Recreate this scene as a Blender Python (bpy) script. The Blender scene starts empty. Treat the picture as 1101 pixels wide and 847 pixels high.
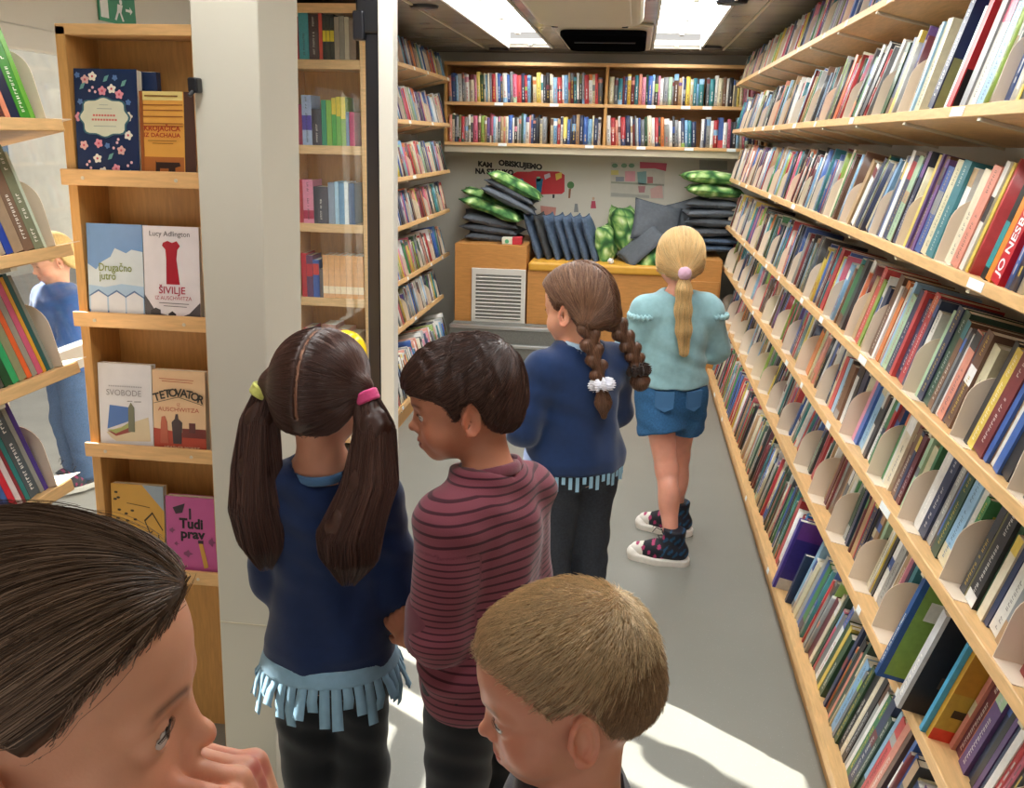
import bpy, bmesh, math, random
import numpy as np
from mathutils import Vector, Matrix
random.seed(7)
RNG = np.random.default_rng(11)
scene = bpy.context.scene
COL = scene.collection

# ------------------------------------------------------------------ camera
CAM_R = np.array([[0.99112744, -0.05675794, 0.12018708], [0.13105325, 0.26649118, -0.95488612], [0.02216857, 0.96216474, 0.27156503]])
EYE = np.array([0.0, 0.0, 1.55])
FOC = 980.0
cam_d = bpy.data.cameras.new('camera')
cam = bpy.data.objects.new('camera', cam_d)
COL.objects.link(cam)
cam_d.sensor_width = 36.0
cam_d.lens = FOC / 1101.0 * 36.0
cam_d.clip_start = 0.02
M4 = Matrix.Identity(4)
for _i in range(3):
    for _j in range(3):
        M4[_i][_j] = CAM_R[_i][_j]
    M4[_i][3] = EYE[_i]
cam.matrix_world = M4
scene.camera = cam

def at(x, y, X=None, Y=None, Z=None):
    """the point of the place seen at pixel x, y on a plane X=, Y= or Z="""
    d = CAM_R @ np.array([x - 550.5, 423.5 - y, -FOC])
    t = X / d[0] if X is not None else (Y / d[1] if Y is not None else (Z - EYE[2]) / d[2])
    return EYE + d * t

def pj(P):
    c = (np.atleast_2d(P) - EYE) @ CAM_R
    z = -c[:, 2]
    z = np.where(z < 0.05, np.nan, z)
    return np.stack([550.5 + FOC * c[:, 0] / z, 423.5 - FOC * c[:, 1] / z], 1)

# ------------------------------------------------------------------ light
world = bpy.data.worlds.new('world')
scene.world = world
world.use_nodes = True
wn = world.node_tree
wn.nodes['Background'].inputs['Color'].default_value = (1.0, 0.965, 0.92, 1)
wn.nodes['Background'].inputs['Strength'].default_value = 0.72

sun_d = bpy.data.lights.new('sun', 'SUN')
sun_d.energy = 26.0
sun_d.angle = 0.009
sun_d.color = (1.0, 0.95, 0.86)
sun = bpy.data.objects.new('sun', sun_d)
COL.objects.link(sun)
sun.rotation_euler = Vector((1.0, -0.65, -0.80)).to_track_quat('-Z', 'Y').to_euler()
SKYLIGHT = 15.5

scene.view_settings.view_transform = 'Standard'
scene.view_settings.look = 'None'
scene.view_settings.exposure = 0.0
scene.view_settings.gamma = 1.0
scene.view_settings.use_curve_mapping = False

# ------------------------------------------------------------------ materials
def soften(c, k=0.14):
    g = 0.30
    return tuple(v * (1 - k) + (0.45 * sum(c) / 3 + 0.55 * g) * k for v in c)

def lin(c):
    if isinstance(c, str):
        c = tuple(int(c[i:i + 2], 16) / 255 for i in (0, 2, 4))
    return tuple((v / 12.92 if v <= 0.04045 else ((v + 0.055) / 1.055) ** 2.4) for v in c[:3])

def base_mat(name, rough=0.6, spec=0.4):
    m = bpy.data.materials.new(name)
    m.use_nodes = True
    b = m.node_tree.nodes['Principled BSDF']
    b.inputs['Roughness'].default_value = rough
    b.inputs['Specular IOR Level'].default_value = spec
    return m, m.node_tree, b

def N(nt, typ, **kw):
    n = nt.nodes.new(typ)
    for k, v in kw.items():
        if k in n.inputs:
            n.inputs[k].default_value = v
        else:
            setattr(n, k, v)
    return n

def mat(name, col, rough=0.6, spec=0.4, var=0.08, scale=6.0, bump=0.0, bscale=60.0, stretch=(1, 1, 1), metal=0.0, coord='Object', sheen=0.0):
    m, nt, b = base_mat(name, rough, spec)
    c = lin(col)
    tc = N(nt, 'ShaderNodeTexCoord')
    mp = N(nt, 'ShaderNodeMapping')
    mp.inputs['Scale'].default_value = stretch
    nt.links.new(tc.outputs[coord], mp.inputs['Vector'])
    no = N(nt, 'ShaderNodeTexNoise', Scale=scale, Detail=5.0)
    nt.links.new(mp.outputs[0], no.inputs['Vector'])
    r = N(nt, 'ShaderNodeValToRGB')
    r.color_ramp.elements[0].position = 0.25
    r.color_ramp.elements[1].position = 0.75
    r.color_ramp.elements[0].color = tuple(max(0, v * (1 - var)) for v in c) + (1,)
    r.color_ramp.elements[1].color = tuple(min(1, v * (1 + var)) for v in c) + (1,)
    nt.links.new(no.outputs['Fac'], r.inputs['Fac'])
    nt.links.new(r.outputs['Color'], b.inputs['Base Color'])
    b.inputs['Metallic'].default_value = metal
    if sheen:
        b.inputs['Sheen Weight'].default_value = sheen
    if bump:
        n2 = N(nt, 'ShaderNodeTexNoise', Scale=bscale, Detail=4.0)
        nt.links.new(mp.outputs[0], n2.inputs['Vector'])
        bp = N(nt, 'ShaderNodeBump', Strength=bump, Distance=0.004)
        nt.links.new(n2.outputs['Fac'], bp.inputs['Height'])
        nt.links.new(bp.outputs[0], b.inputs['Normal'])
    return m

def vcol_mat(name, rough=0.5, spec=0.4, var=0.12, scale=90.0, bump=0.0, bscale=300.0, sss=0.0, sheen=0.0, stretch=(1, 1, 1)):
    m, nt, b = base_mat(name, rough, spec)
    at_ = N(nt, 'ShaderNodeAttribute', attribute_name='Col')
    tc = N(nt, 'ShaderNodeTexCoord')
    mp = N(nt, 'ShaderNodeMapping')
    mp.inputs['Scale'].default_value = stretch
    nt.links.new(tc.outputs['Object'], mp.inputs['Vector'])
    no = N(nt, 'ShaderNodeTexNoise', Scale=scale, Detail=4.0)
    nt.links.new(mp.outputs[0], no.inputs['Vector'])
    mr = N(nt, 'ShaderNodeMapRange')
    mr.inputs['From Min'].default_value = 0.25
    mr.inputs['From Max'].default_value = 0.75
    mr.inputs['To Min'].default_value = 1 - var
    mr.inputs['To Max'].default_value = 1 + var
    nt.links.new(no.outputs['Fac'], mr.inputs['Value'])
    vm = N(nt, 'ShaderNodeVectorMath', operation='SCALE')
    nt.links.new(at_.outputs['Color'], vm.inputs[0])
    nt.links.new(mr.outputs[0], vm.inputs['Scale'])
    nt.links.new(vm.outputs[0], b.inputs['Base Color'])
    if sss:
        b.inputs['Subsurface Weight'].default_value = sss
        b.inputs['Subsurface Radius'].default_value = (1.0, 0.35, 0.2)
        b.inputs['Subsurface Scale'].default_value = 0.006
    if sheen:
        b.inputs['Sheen Weight'].default_value = sheen
    if bump:
        n2 = N(nt, 'ShaderNodeTexNoise', Scale=bscale, Detail=3.0)
        nt.links.new(mp.outputs[0], n2.inputs['Vector'])
        bp = N(nt, 'ShaderNodeBump', Strength=bump, Distance=0.002)
        nt.links.new(n2.outputs['Fac'], bp.inputs['Height'])
        nt.links.new(bp.outputs[0], b.inputs['Normal'])
    return m

def wood(name, col, stretch):
    m, nt, b = base_mat(name, 0.42, 0.4)
    c = lin(col)
    tc = N(nt, 'ShaderNodeTexCoord')
    mp = N(nt, 'ShaderNodeMapping')
    mp.inputs['Scale'].default_value = stretch
    nt.links.new(tc.outputs['Object'], mp.inputs['Vector'])
    no = N(nt, 'ShaderNodeTexNoise', Scale=14.0, Detail=6.0, Distortion=0.6)
    nt.links.new(mp.outputs[0], no.inputs['Vector'])
    r = N(nt, 'ShaderNodeValToRGB')
    r.color_ramp.elements[0].position = 0.3
    r.color_ramp.elements[1].position = 0.72
    r.color_ramp.elements[0].color = tuple(v * 0.84 for v in c) + (1,)
    r.color_ramp.elements[1].color = tuple(min(1, v * 1.08) for v in c) + (1,)
    nt.links.new(no.outputs['Fac'], r.inputs['Fac'])
    nt.links.new(r.outputs['Color'], b.inputs['Base Color'])
    return m

def emit(name, col, strength):
    m = bpy.data.materials.new(name)
    m.use_nodes = True
    nt = m.node_tree
    nt.nodes.clear()
    e = N(nt, 'ShaderNodeEmission')
    e.inputs['Color'].default_value = lin(col) + (1,)
    e.inputs['Strength'].default_value = strength
    o = N(nt, 'ShaderNodeOutputMaterial')
    nt.links.new(e.outputs[0], o.inputs['Surface'])
    return m

def thin_glass(name, tint=(0.97, 0.99, 1.0), gloss=0.06):
    m = bpy.data.materials.new(name)
    m.use_nodes = True
    nt = m.node_tree
    nt.nodes.clear()
    t = N(nt, 'ShaderNodeBsdfTransparent')
    t.inputs['Color'].default_value = tint + (1,)
    g = N(nt, 'ShaderNodeBsdfGlossy')
    g.inputs['Roughness'].default_value = 0.03
    mx = N(nt, 'ShaderNodeMixShader')
    mx.inputs['Fac'].default_value = gloss
    o = N(nt, 'ShaderNodeOutputMaterial')
    nt.links.new(t.outputs[0], mx.inputs[1])
    nt.links.new(g.outputs[0], mx.inputs[2])
    nt.links.new(mx.outputs[0], o.inputs['Surface'])
    return m

def floor_mat():
    m, nt, b = base_mat('speckled_vinyl', 0.38, 0.45)
    tc = N(nt, 'ShaderNodeTexCoord')
    n1 = N(nt, 'ShaderNodeTexNoise', Scale=2.5, Detail=4.0)
    n2 = N(nt, 'ShaderNodeTexVoronoi', Scale=120.0)
    nt.links.new(tc.outputs['Object'], n1.inputs['Vector'])
    nt.links.new(tc.outputs['Object'], n2.inputs['Vector'])
    r1 = N(nt, 'ShaderNodeValToRGB')
    r1.color_ramp.elements[0].color = lin('7c7b73') + (1,)
    r1.color_ramp.elements[1].color = lin('8a8981') + (1,)
    nt.links.new(n1.outputs['Fac'], r1.inputs['Fac'])
    r2 = N(nt, 'ShaderNodeValToRGB')
    r2.color_ramp.elements[0].position = 0.06
    r2.color_ramp.elements[1].position = 0.11
    r2.color_ramp.elements[0].color = (1, 1, 1, 1)
    r2.color_ramp.elements[1].color = (0, 0, 0, 1)
    nt.links.new(n2.outputs['Distance'], r2.inputs['Fac'])
    n3 = N(nt, 'ShaderNodeTexNoise', Scale=60.0)
    nt.links.new(tc.outputs['Object'], n3.inputs['Vector'])
    mu = N(nt, 'ShaderNodeMath', operation='MULTIPLY')
    nt.links.new(r2.outputs['Color'], mu.inputs[0])
    nt.links.new(n3.outputs['Fac'], mu.inputs[1])
    mx = N(nt, 'ShaderNodeMix', data_type='RGBA')
    nt.links.new(mu.outputs[0], mx.inputs[0])
    nt.links.new(r1.outputs['Color'], mx.inputs[6])
    mx.inputs[7].default_value = lin('c9c9c2') + (1,)
    nt.links.new(mx.outputs[2], b.inputs['Base Color'])
    return m

M = {}
M['floor'] = floor_mat()
M['wood'] = wood('beech_laminate', 'dcae76', (1.0, 8.0, 8.0))
M['woody'] = wood('beech_laminate_along', 'e0b47c', (8.0, 1.0, 8.0))
M['woodz'] = wood('beech_laminate_upright', 'c99656', (9.0, 9.0, 1.0))
M['pale_wood'] = wood('pale_beech', 'e6bd8a', (1.0, 8.0, 8.0))
M['cream'] = mat('cream_paint', 'c9c3b3', 0.5, var=0.03, scale=3)
M['white'] = mat('white_paint', 'd8d4ca', 0.55, var=0.03, scale=3)
M['wallw'] = mat('white_wall_panel', 'd2cdbf', 0.6, var=0.04, scale=2)
M['ceil'] = mat('grey_ceiling_panel', '9a9284', 0.22, 0.5, var=0.22, scale=3.5, stretch=(1, 2.5, 1))
M['plastic'] = mat('beige_plastic', 'c8bda4', 0.35, var=0.03)
M['dark'] = mat('black_plastic', '16161a', 0.35, var=0.1)
M['rubber'] = mat('black_rubber', '1a1a20', 0.3, 0.5, var=0.1)
M['bookend'] = mat('beige_powder_coated_steel', 'ead8c2', 0.42, var=0.03, scale=8)
M['paper'] = mat('book_pages', 'e2dccb', 0.8, var=0.10, scale=300, stretch=(1, 1, 0.05))
M['cover'] = vcol_mat('printed_cover', 0.32, 0.45, var=0.10, scale=70)
M['label'] = mat('white_label_card', 'eceff0', 0.5, var=0.06, scale=120)
M['steel'] = mat('brushed_steel', 'b8b9b8', 0.3, 0.5, var=0.05, metal=0.8)
M['carpet'] = mat('grey_carpet', '77766f', 0.9, var=0.18, scale=120, bump=0.5, bscale=400)
M['vinyl'] = mat('mustard_vinyl', 'd8a13c', 0.4, var=0.05, scale=20)
M['orangewood'] = wood('warm_beech', 'c98d4c', (1.0, 8.0, 8.0))
M['glass'] = thin_glass('clear_glass')
M['glass2'] = thin_glass('cabinet_glass', gloss=0.035)
M['void'] = mat('matt_black', '0c0c0e', 1.0, 0.0, var=0.1)
M['sky'] = emit('skylight_daylight', 'f3f5f4', SKYLIGHT)
M['green'] = mat('green_sign', '3c8d6e', 0.5)

# ------------------------------------------------------------------ mesh helpers
def mesh_from(name, V, F, mats, smooth=False, midx=None):
    me = bpy.data.meshes.new(name)
    V = np.asarray(V, dtype=np.float32).reshape(-1, 3)
    if isinstance(F, np.ndarray):
        nf, k = F.shape
        me.vertices.add(len(V))
        me.vertices.foreach_set('co', V.ravel())
        me.loops.add(nf * k)
        me.loops.foreach_set('vertex_index', F.astype(np.int32).ravel())
        me.polygons.add(nf)
        me.polygons.foreach_set('loop_start', np.arange(0, nf * k, k, dtype=np.int32))
        me.update(calc_edges=True)
    else:
        me.from_pydata([tuple(map(float, v)) for v in V], [], F)
        me.update()
    for m in (mats if isinstance(mats, (list, tuple)) else [mats]):
        me.materials.append(m)
    if smooth:
        me.polygons.foreach_set('use_smooth', np.ones(len(me.polygons), dtype=bool))
    if midx is not None:
        me.polygons.foreach_set('material_index', np.asarray(midx, dtype=np.int32))
    return me

def link(name, me, parent=None, loc=None, rot=None):
    o = bpy.data.objects.new(name, me)
    COL.objects.link(o)
    if parent is not None:
        o.parent = parent
    if loc is not None:
        o.location = loc
    if rot is not None:
        o.rotation_euler = rot
    return o

def tag(o, label=None, cat=None, group=None, kind=None):
    if label:
        o['label'] = label
    if cat:
        o['category'] = cat
    if group:
        o['group'] = group
    if kind:
        o['kind'] = kind
    return o

def empty(name, loc, label, cat, group=None, rz=0.0):
    o = bpy.data.objects.new(name, None)
    COL.objects.link(o)
    o.location = loc
    o.rotation_euler = (0, 0, rz)
    o.empty_display_size = 0.1
    return tag(o, label, cat, group)

class MB:
    """collects boxes and prisms into one mesh"""
    def __init__(s):
        s.v = []; s.f = []; s.c = []
    def poly(s, pts, faces, col=None):
        b = len(s.v)
        s.v += [tuple(map(float, p)) for p in pts]
        for f in faces:
            s.f.append(tuple(b + i for i in f))
            s.c.append(col)
        return s
    def box(s, a, b, col=None, fr=None):
        x0, y0, z0 = a; x1, y1, z1 = b
        p = [(x0, y0, z0), (x1, y0, z0), (x1, y1, z0), (x0, y1, z0), (x0, y0, z1), (x1, y0, z1), (x1, y1, z1), (x0, y1, z1)]
        if fr:
            p = [fr(q) for q in p]
        return s.poly(p, [(0, 3, 2, 1), (4, 5, 6, 7), (0, 1, 5, 4), (1, 2, 6, 5), (2, 3, 7, 6), (3, 0, 4, 7)], col)
    def prism(s, outline, axis, a, b, col=None, fr=None):
        """outline: 2-D points in the other two axes, extruded along axis from a to b"""
        def mk(u, v, w):
            q = {0: (w, u, v), 1: (u, w, v), 2: (u, v, w)}[axis]
            return fr(q) if fr else q
        n = len(outline)
        p = [mk(u, v, a) for u, v in outline] + [mk(u, v, b) for u, v in outline]
        fs = [tuple(range(n))[::-1], tuple(range(n, 2 * n))]
        fs += [(i, (i + 1) % n, n + (i + 1) % n, n + i) for i in range(n)]
        return s.poly(p, fs, col)
    def cyl(s, p0, p1, r0, r1=None, n=16, col=None):
        r1 = r0 if r1 is None else r1
        p0 = np.array(p0, float); p1 = np.array(p1, float)
        d = (p1 - p0) / np.linalg.norm(p1 - p0)
        a = np.cross(d, [0, 0, 1] if abs(d[2]) < 0.9 else [1, 0, 0]); a /= np.linalg.norm(a)
        b = np.cross(d, a)
        ring = [(math.cos(2 * math.pi * i / n), math.sin(2 * math.pi * i / n)) for i in range(n)]
        p = [p0 + r0 * (c * a + q * b) for c, q in ring] + [p1 + r1 * (c * a + q * b) for c, q in ring]
        return s.poly(p, [tuple(range(n)), tuple(range(n, 2 * n))[::-1]] + [(i, n + i, n + (i + 1) % n, (i + 1) % n) for i in range(n)], col)
    def build(s, name, m, parent=None, bevel=0.0, smooth=False, seg=2):
        me = mesh_from(name, s.v, s.f, m, smooth)
        if any(c is not None for c in s.c):
            ca = me.color_attributes.new('Col', 'FLOAT_COLOR', 'CORNER')
            arr = []
            for f, c in zip(s.f, s.c):
                arr += (list(c or (0.5, 0.5, 0.5)) + [1.0]) * len(f)
            ca.data.foreach_set('color', arr)
        bm = bmesh.new(); bm.from_mesh(me)
        bmesh.ops.recalc_face_normals(bm, faces=bm.faces)
        bm.to_mesh(me); bm.free()
        o = link(name, me, parent)
        if bevel:
            md = o.modifiers.new('bevel', 'BEVEL')
            md.width = bevel; md.segments = seg; md.limit_method = 'ANGLE'
        return o

def text_mesh(name, txt, size, m, origin, ux, uy, parent=None, align='CENTER', bold=0.0, lift=0.0006, col=None, spacing=1.0, fit=None):
    """lettering as real flat geometry on the plane spanned by ux, uy"""
    cu = bpy.data.curves.new(name + '_font', 'FONT')
    cu.body = txt
    cu.size = size
    cu.align_x = align
    cu.align_y = 'CENTER'
    cu.offset = bold
    cu.space_character = spacing
    cu.resolution_u = 3
    tmp = bpy.data.objects.new('tmp_text', cu)
    COL.objects.link(tmp)
    dg = bpy.context.evaluated_depsgraph_get()
    me = bpy.data.meshes.new_from_object(tmp.evaluated_get(dg))
    bpy.data.objects.remove(tmp)
    bpy.data.curves.remove(cu)
    me.name = name
    n = len(me.vertices)
    co = np.zeros(n * 3, dtype=np.float32)
    me.vertices.foreach_get('co', co)
    co = co.reshape(-1, 3)
    if fit and n:
        w = co[:, 0].max() - co[:, 0].min()
        co[:, 0] *= fit / w
    ux = np.array(ux, float); uy = np.array(uy, float)
    nn = np.cross(ux, uy); nn /= np.linalg.norm(nn)
    out = np.array(origin, float) + co[:, :1] * ux + co[:, 1:2] * uy + nn * lift
    me.vertices.foreach_set('co', out.astype(np.float32).ravel())
    me.materials.clear()
    me.materials.append(m)
    me.update()
    o = link(name, me, parent)
    return o

# ------------------------------------------------------------------ the room shell
def struct(o):
    o['kind'] = 'structure'
    return o

XL, XR, YB, ZC = -1.60, 0.92, 6.80, 2.12
Y0 = -0.9
struct(MB().box((XL, Y0, -0.05), (XR + 0.03, YB, 0.0)).build('floor', M['floor']))
# ceiling with two skylight openings
SKY = [(-0.88, -0.58), (0.06, 0.38)]
SY0, SY1 = 0.9, 6.36
c = MB()
xs = [XL - 0.03, SKY[0][0], SKY[0][1], SKY[1][0], SKY[1][1], XR + 0.03]
for a, b in ((0, 1), (2, 3), (4, 5)):
    c.box((xs[a], Y0, ZC), (xs[b], YB, ZC + 0.04))
for a, b in SKY:
    c.box((a, Y0, ZC), (b, SY0, ZC + 0.04))
    c.box((a, SY1, ZC), (b, YB, ZC + 0.04))
struct(c.build('ceiling', M['ceil']))
struct(MB().box((XL - 0.05, YB, -0.05), (XR + 0.05, YB + 0.04, ZC + 0.04)).build('wall_back', M['wallw']))
struct(MB().box((XR, Y0, -0.05), (XR + 0.04, YB, ZC + 0.04)).build('wall_right', M['wallw']))
w = MB()
w.box((XL - 0.04, 3.84, 0), (XL, YB, ZC + 0.04))
w.box((XL - 0.04, Y0, 1.80), (XL, 3.84, ZC + 0.04))
w.box((XL - 0.04, Y0, 0), (XL, 1.0, 1.80))
w.box((XL - 0.04, 1.0, 0), (XL, 2.95, 0.30))
struct(w.build('wall_left', M['white']))
# long window frame and sliding door frame in the left wall
w = MB()
for y in (1.0, 2.06, 2.78):
    w.box((XL - 0.035, y, 0.30), (XL + 0.005, y + 0.05, 1.80))
w.box((XL - 0.035, 1.0, 0.86), (XL + 0.005, 2.80, 0.93))
w.box((XL - 0.035, 1.0, 1.74), (XL + 0.005, 2.80, 1.80))
w.box((XL - 0.035, 1.0, 0.30), (XL + 0.005, 2.80, 0.35))
wf = struct(w.build('window_1', M['white'], bevel=0.004))
struct(MB().box((XL - 0.02, 1.0, 0.3), (XL - 0.016, 2.80, 1.8)).build('window_pane', M['glass'], wf))

# skylights: frame, daylight diffuser, cross bars and latches
for i, (a, b) in enumerate(SKY):
    f = MB()
    for x in (a, b - 0.012):
        f.box((x, SY0, ZC - 0.008), (x + 0.012, SY1, ZC + 0.10))
    ys = np.linspace(SY0, SY1, 9)
    for y in ys:
        f.box((a, y - 0.014, ZC + 0.02), (b, y + 0.014, ZC + 0.05))
    r = struct(f.build('window_%d' % (i + 2), M['white']))
    struct(MB().box((a, SY0, ZC + 0.10), (b, SY1, ZC + 0.11)).build('window_pane', M['sky'], r))
    l = MB()
    for y in ys[1:]:
        l.box(((a + b) / 2 - 0.012, y - 0.03, ZC + 0.01), ((a + b) / 2 + 0.012, y + 0.03, ZC + 0.03))
    struct(l.build('window_latch', M['plastic'], r))
# ceiling panel joints (trim) and speakers, rail lights
for i, x in enumerate((-1.05, 0.52)):
    struct(MB().box((x - 0.006, Y0, ZC - 0.006), (x + 0.006, 6.40, ZC)).build('trim_%d' % (i + 1), M['plastic']))

def at_ceiling(x, y):
    return at(x, y, Z=ZC)

sp_lab = ['round black ceiling speaker left of the left skylight', 'round black ceiling speaker near the far left corner', 'round black ceiling speaker over the right shelves, nearest', 'round black ceiling speaker near the far right corner']
for (px, py), lab in zip(((456, 6), (536, 52), (787, 1), (765, 50)), sp_lab):
    p = at_ceiling(px, py)
    t = empty('ceiling_speaker', (p[0], p[1], ZC), lab, 'speaker', 'ceiling speakers')
    MB().cyl((0, 0, -0.012), (0, 0, 0), 0.062, 0.068, 28).build('rim', M['dark'], t)
    MB().cyl((0, 0, -0.0135), (0, 0, -0.012), 0.05, 0.05, 28).build('grille', M['rubber'], t)

# roof air conditioner: beige shell, darker intake and a black outlet
t = empty('air_conditioner', (-0.22, 4.2, ZC), 'beige rounded air conditioner unit on the ceiling between the skylights', 'air conditioner')
def slab(x0, x1, y0, y1, z0, z1, r, m, name, bevel, par):
    pts = []
    for cx, cy, a0 in ((x1 - r, y1 - r, 0), (x0 + r, y1 - r, 90), (x0 + r, y0 + r, 180), (x1 - r, y0 + r, 270)):
        for k in range(7):
            a = math.radians(a0 + k * 15)
            pts.append((cx + r * math.cos(a), cy + r * math.sin(a)))
    return MB().prism(pts, 2, z0, z1).build(name, m, par, bevel=bevel, smooth=False, seg=3)
slab(-0.25, 0.22, -1.0, 0.20, -0.09, 0.0, 0.11, M['plastic'], 'shell', 0.03, t)
slab(-0.20, 0.17, -0.95, 0.05, -0.105, -0.088, 0.08, M['plastic'], 'cover_panel', 0.006, t)
for sx in (-0.17, 0.14):
    MB().cyl((sx, 0.12, -0.10), (sx, 0.12, -0.088), 0.014, 0.014, 14).build('fixing_knob', M['dark'], t)
t = empty('roof_hatch', (-0.20, 5.75, ZC), 'cream ceiling hatch with a wide black opening behind the air conditioner', 'hatch')
slab(-0.27, 0.25, -0.75, 0.55, -0.02, 0.0, 0.05, M['plastic'], 'frame', 0.006, t)
slab(-0.24, 0.22, -0.62, 0.30, -0.05, -0.018, 0.07, M['void'], 'opening', 0.01, t)
MB().box((-0.18, -0.30, -0.056), (0.16, -0.28, -0.048)).build('louvre', M['rubber'], t)
# ------------------------------------------------------------------ shelving
PALETTE = {
    'white': ['e9e6e0', 'dedbd3', 'f0efec'], 'cream': ['e2d6b8', 'd9cfa9'], 'grey': ['8d8f92', '6f7378', 'a8a9a6'],
    'black': ['1b1b20', '242226'], 'charcoal': ['35383e', '3c3a40'], 'red': ['c4262e', 'b81f28', 'd0393a'], 'dark red': ['7a1d24', '6a1a28'],
    'navy': ['1e2c52', '22335c'], 'blue': ['2b55a0', '2f62b5'], 'light blue': ['7fb2dc', '92bfe0'], 'teal': ['1f7a86', '2b8a90'],
    'green': ['2f7a45', '3c8c4a'], 'dark green': ['1f4a34', '24502c'], 'lime green': ['8dae3e', '9bbb4b'], 'yellow': ['e2c33c', 'e8cf58'],
    'orange': ['dc7a2c', 'd96a2a'], 'brown': ['6b4630', '7a5236'], 'tan': ['b08a5e', 'bb9a6c'], 'pink': ['d9607f', 'e08aa0'], 'purple': ['5c3a7c', '70468e'],
    'pale green': ['a9c9a4'], 'salmon': ['dd8a72'], 'olive': ['6f6b35'],
}
W_RIGHT = dict(white=16, cream=8, grey=7, black=9, charcoal=5, red=9, navy=9, blue=8, teal=4, green=3, yellow=3, orange=3, brown=4, tan=4, pink=3, purple=3, olive=2, salmon=2)
W_RIGHT.update({'dark red': 5, 'light blue': 6, 'dark green': 3, 'lime green': 2, 'pale green': 2})
W_LEFT = dict(W_RIGHT); W_LEFT.update({'white': 22, 'cream': 11, 'pink': 7, 'salmon': 6, 'black': 3, 'light blue': 8})
W_BACK = dict(W_LEFT); W_BACK.update({'white': 26, 'grey': 14, 'light blue': 14, 'cream': 14, 'green': 1, 'yellow': 2, 'red': 5, 'charcoal': 8, 'navy': 12})
W_LOW = dict(W_RIGHT); W_LOW.update({'green': 8, 'dark green': 9, 'red': 11, 'dark red': 8, 'white': 9})

def pick_col(W, avoid=None):
    ks = [k for k in W if k != avoid]
    k = random.choices(ks, [W[q] for q in ks])[0]
    return k, soften(lin(random.choice(PALETTE[k])), 0.16)

class Row:
    def __init__(s, key, phrase, O, eu, ed, eh, length, spacing, depth=0.24):
        s.key = key; s.phrase = phrase
        s.O = np.array(O, float); s.eu = np.array(eu, float); s.ed = np.array(ed, float); s.eh = np.array(eh, float)
        s.len = length; s.spacing = spacing; s.depth = depth; s.books = []; s.ends = []
    def p(s, u, d, h):
        return s.O + u * s.eu + d * s.ed + h * s.eh
    def fr(s):
        return lambda q: s.p(*q)

TH = math.radians(13)
def wall_row(key, phrase, side, X, z, ya, yb, spacing, th=TH, depth=0.24):
    return Row(key, phrase, (X, ya, z), (0, 1, 0), (side * math.cos(th), 0, -math.sin(th)), (side * math.sin(th), 0, math.cos(th)), yb - ya, spacing, depth)

BK = []           # every book of the place
def add_book(row, u, t, h, dep, inset, lean, col, name, band=None, let=None, force=False, **kw):
    b = dict(row=row, u=u, t=t, h=h, dep=dep, inset=inset, lean=lean, col=col, name=name, band=band, let=let, force=force)
    b.update(kw)
    row.books.append(b); BK.append(b)
    return b

def fill_row(row, W, hmin, hmax, inset=0.012, lean_m=5.0, lean_s=3.0, tmin=0.009, tmax=0.034, group=(0.17, 0.36), start=0.0, end=None, ends=True, back=False):
    u = start
    end = row.len if end is None else end
    prev = None
    while u < end - 0.05:
        L = random.uniform(*group)
        lean = math.radians(max(0.0, random.gauss(lean_m, lean_s)))
        if random.random() < 0.2:
            lean += math.radians(random.uniform(3, 8))
        if ends:
            row.ends.append((u, random.uniform(0.125, 0.15)))
            u += 0.003 + 0.145 * math.tan(lean)
        g_end = min(u + L, end - 0.02)
        run_h = None
        while u < g_end:
            t = random.uniform(tmin, tmax) * random.choice((0.7, 1, 1, 1.15))
            if run_h is None or random.random() < 0.75:
                h = random.uniform(hmin, hmax); dep = min(row.depth - 0.03, h * random.uniform(0.62, 0.72))
            name, c = pick_col(W, prev)
            prev = name
            dark = sum(c) / 3 < 0.22
            let = lin(random.choice(['f2efe6', 'f2efe6', 'e6c34a', 'd8d8d8'])) if dark else lin(random.choice(['26262c', 'b3202a', '1e2c52', '3a3a3a', 'f2efe6']))
            let = tuple(0.62 * p_ + 0.38 * q_ for p_, q_ in zip(let, c))
            band = None
            if random.random() < 0.45:
                bn, bc = pick_col(W, name)
                band = (random.choice([0.0, 0.72, 0.8, 0.45]), random.uniform(0.1, 0.28), bc)
            add_book(row, u, t, h, dep, inset + random.uniform(0, 0.012), lean, c, name, band, let)
            u += t / math.cos(lean) + random.uniform(0.0003, 0.0018)
        u += random.uniform(0.012, 0.03) + (hmax - 0.14) * math.tan(lean) * 0.3
    return row

RZ = [('top', 0.37), ('second', 0.078), ('third', -0.226), ('fourth', -0.53), ('fifth', -0.80), ('sixth', -1.11), ('lowest', -1.45)]
RIGHT = []
for i, (nm, dz) in enumerate(RZ):
    X = 0.62 if i < 6 else 0.55
    sp = 0.17 if i == 0 else RZ[i - 1][1] - dz
    RIGHT.append(wall_row('R%d' % i, nm + ' right-hand shelf', 1, X, 1.55 + dz, 0.55, 6.36 if i < 6 else 6.0, sp))
LZ = [('top', 0.37), ('second', 0.078), ('third', -0.226), ('fourth', -0.49), ('fifth', -0.79), ('sixth', -1.06), ('lowest', -1.43)]
LEFT = []
for i, (nm, dz) in enumerate(LZ):
    X = -1.27 if i < 6 else -1.19
    sp = 0.17 if i == 0 else LZ[i - 1][1] - dz
    LEFT.append(wall_row('L%d' % i, nm + ' far left shelf', -1, X, 1.55 + dz, 4.42, 6.36 if i < 5 else 6.15, sp))
NEAR = []
for i, (nm, z) in enumerate((('top', 1.564), ('second', 1.322), ('third', 1.080), ('lowest', 0.843))):
    NEAR.append(wall_row('N%d' % i, nm + ' shelf at the left edge', -1, -1.13, z, 0.75, (1.75, 1.735, 1.715, 1.65)[i], 0.24, depth=0.20))

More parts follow.
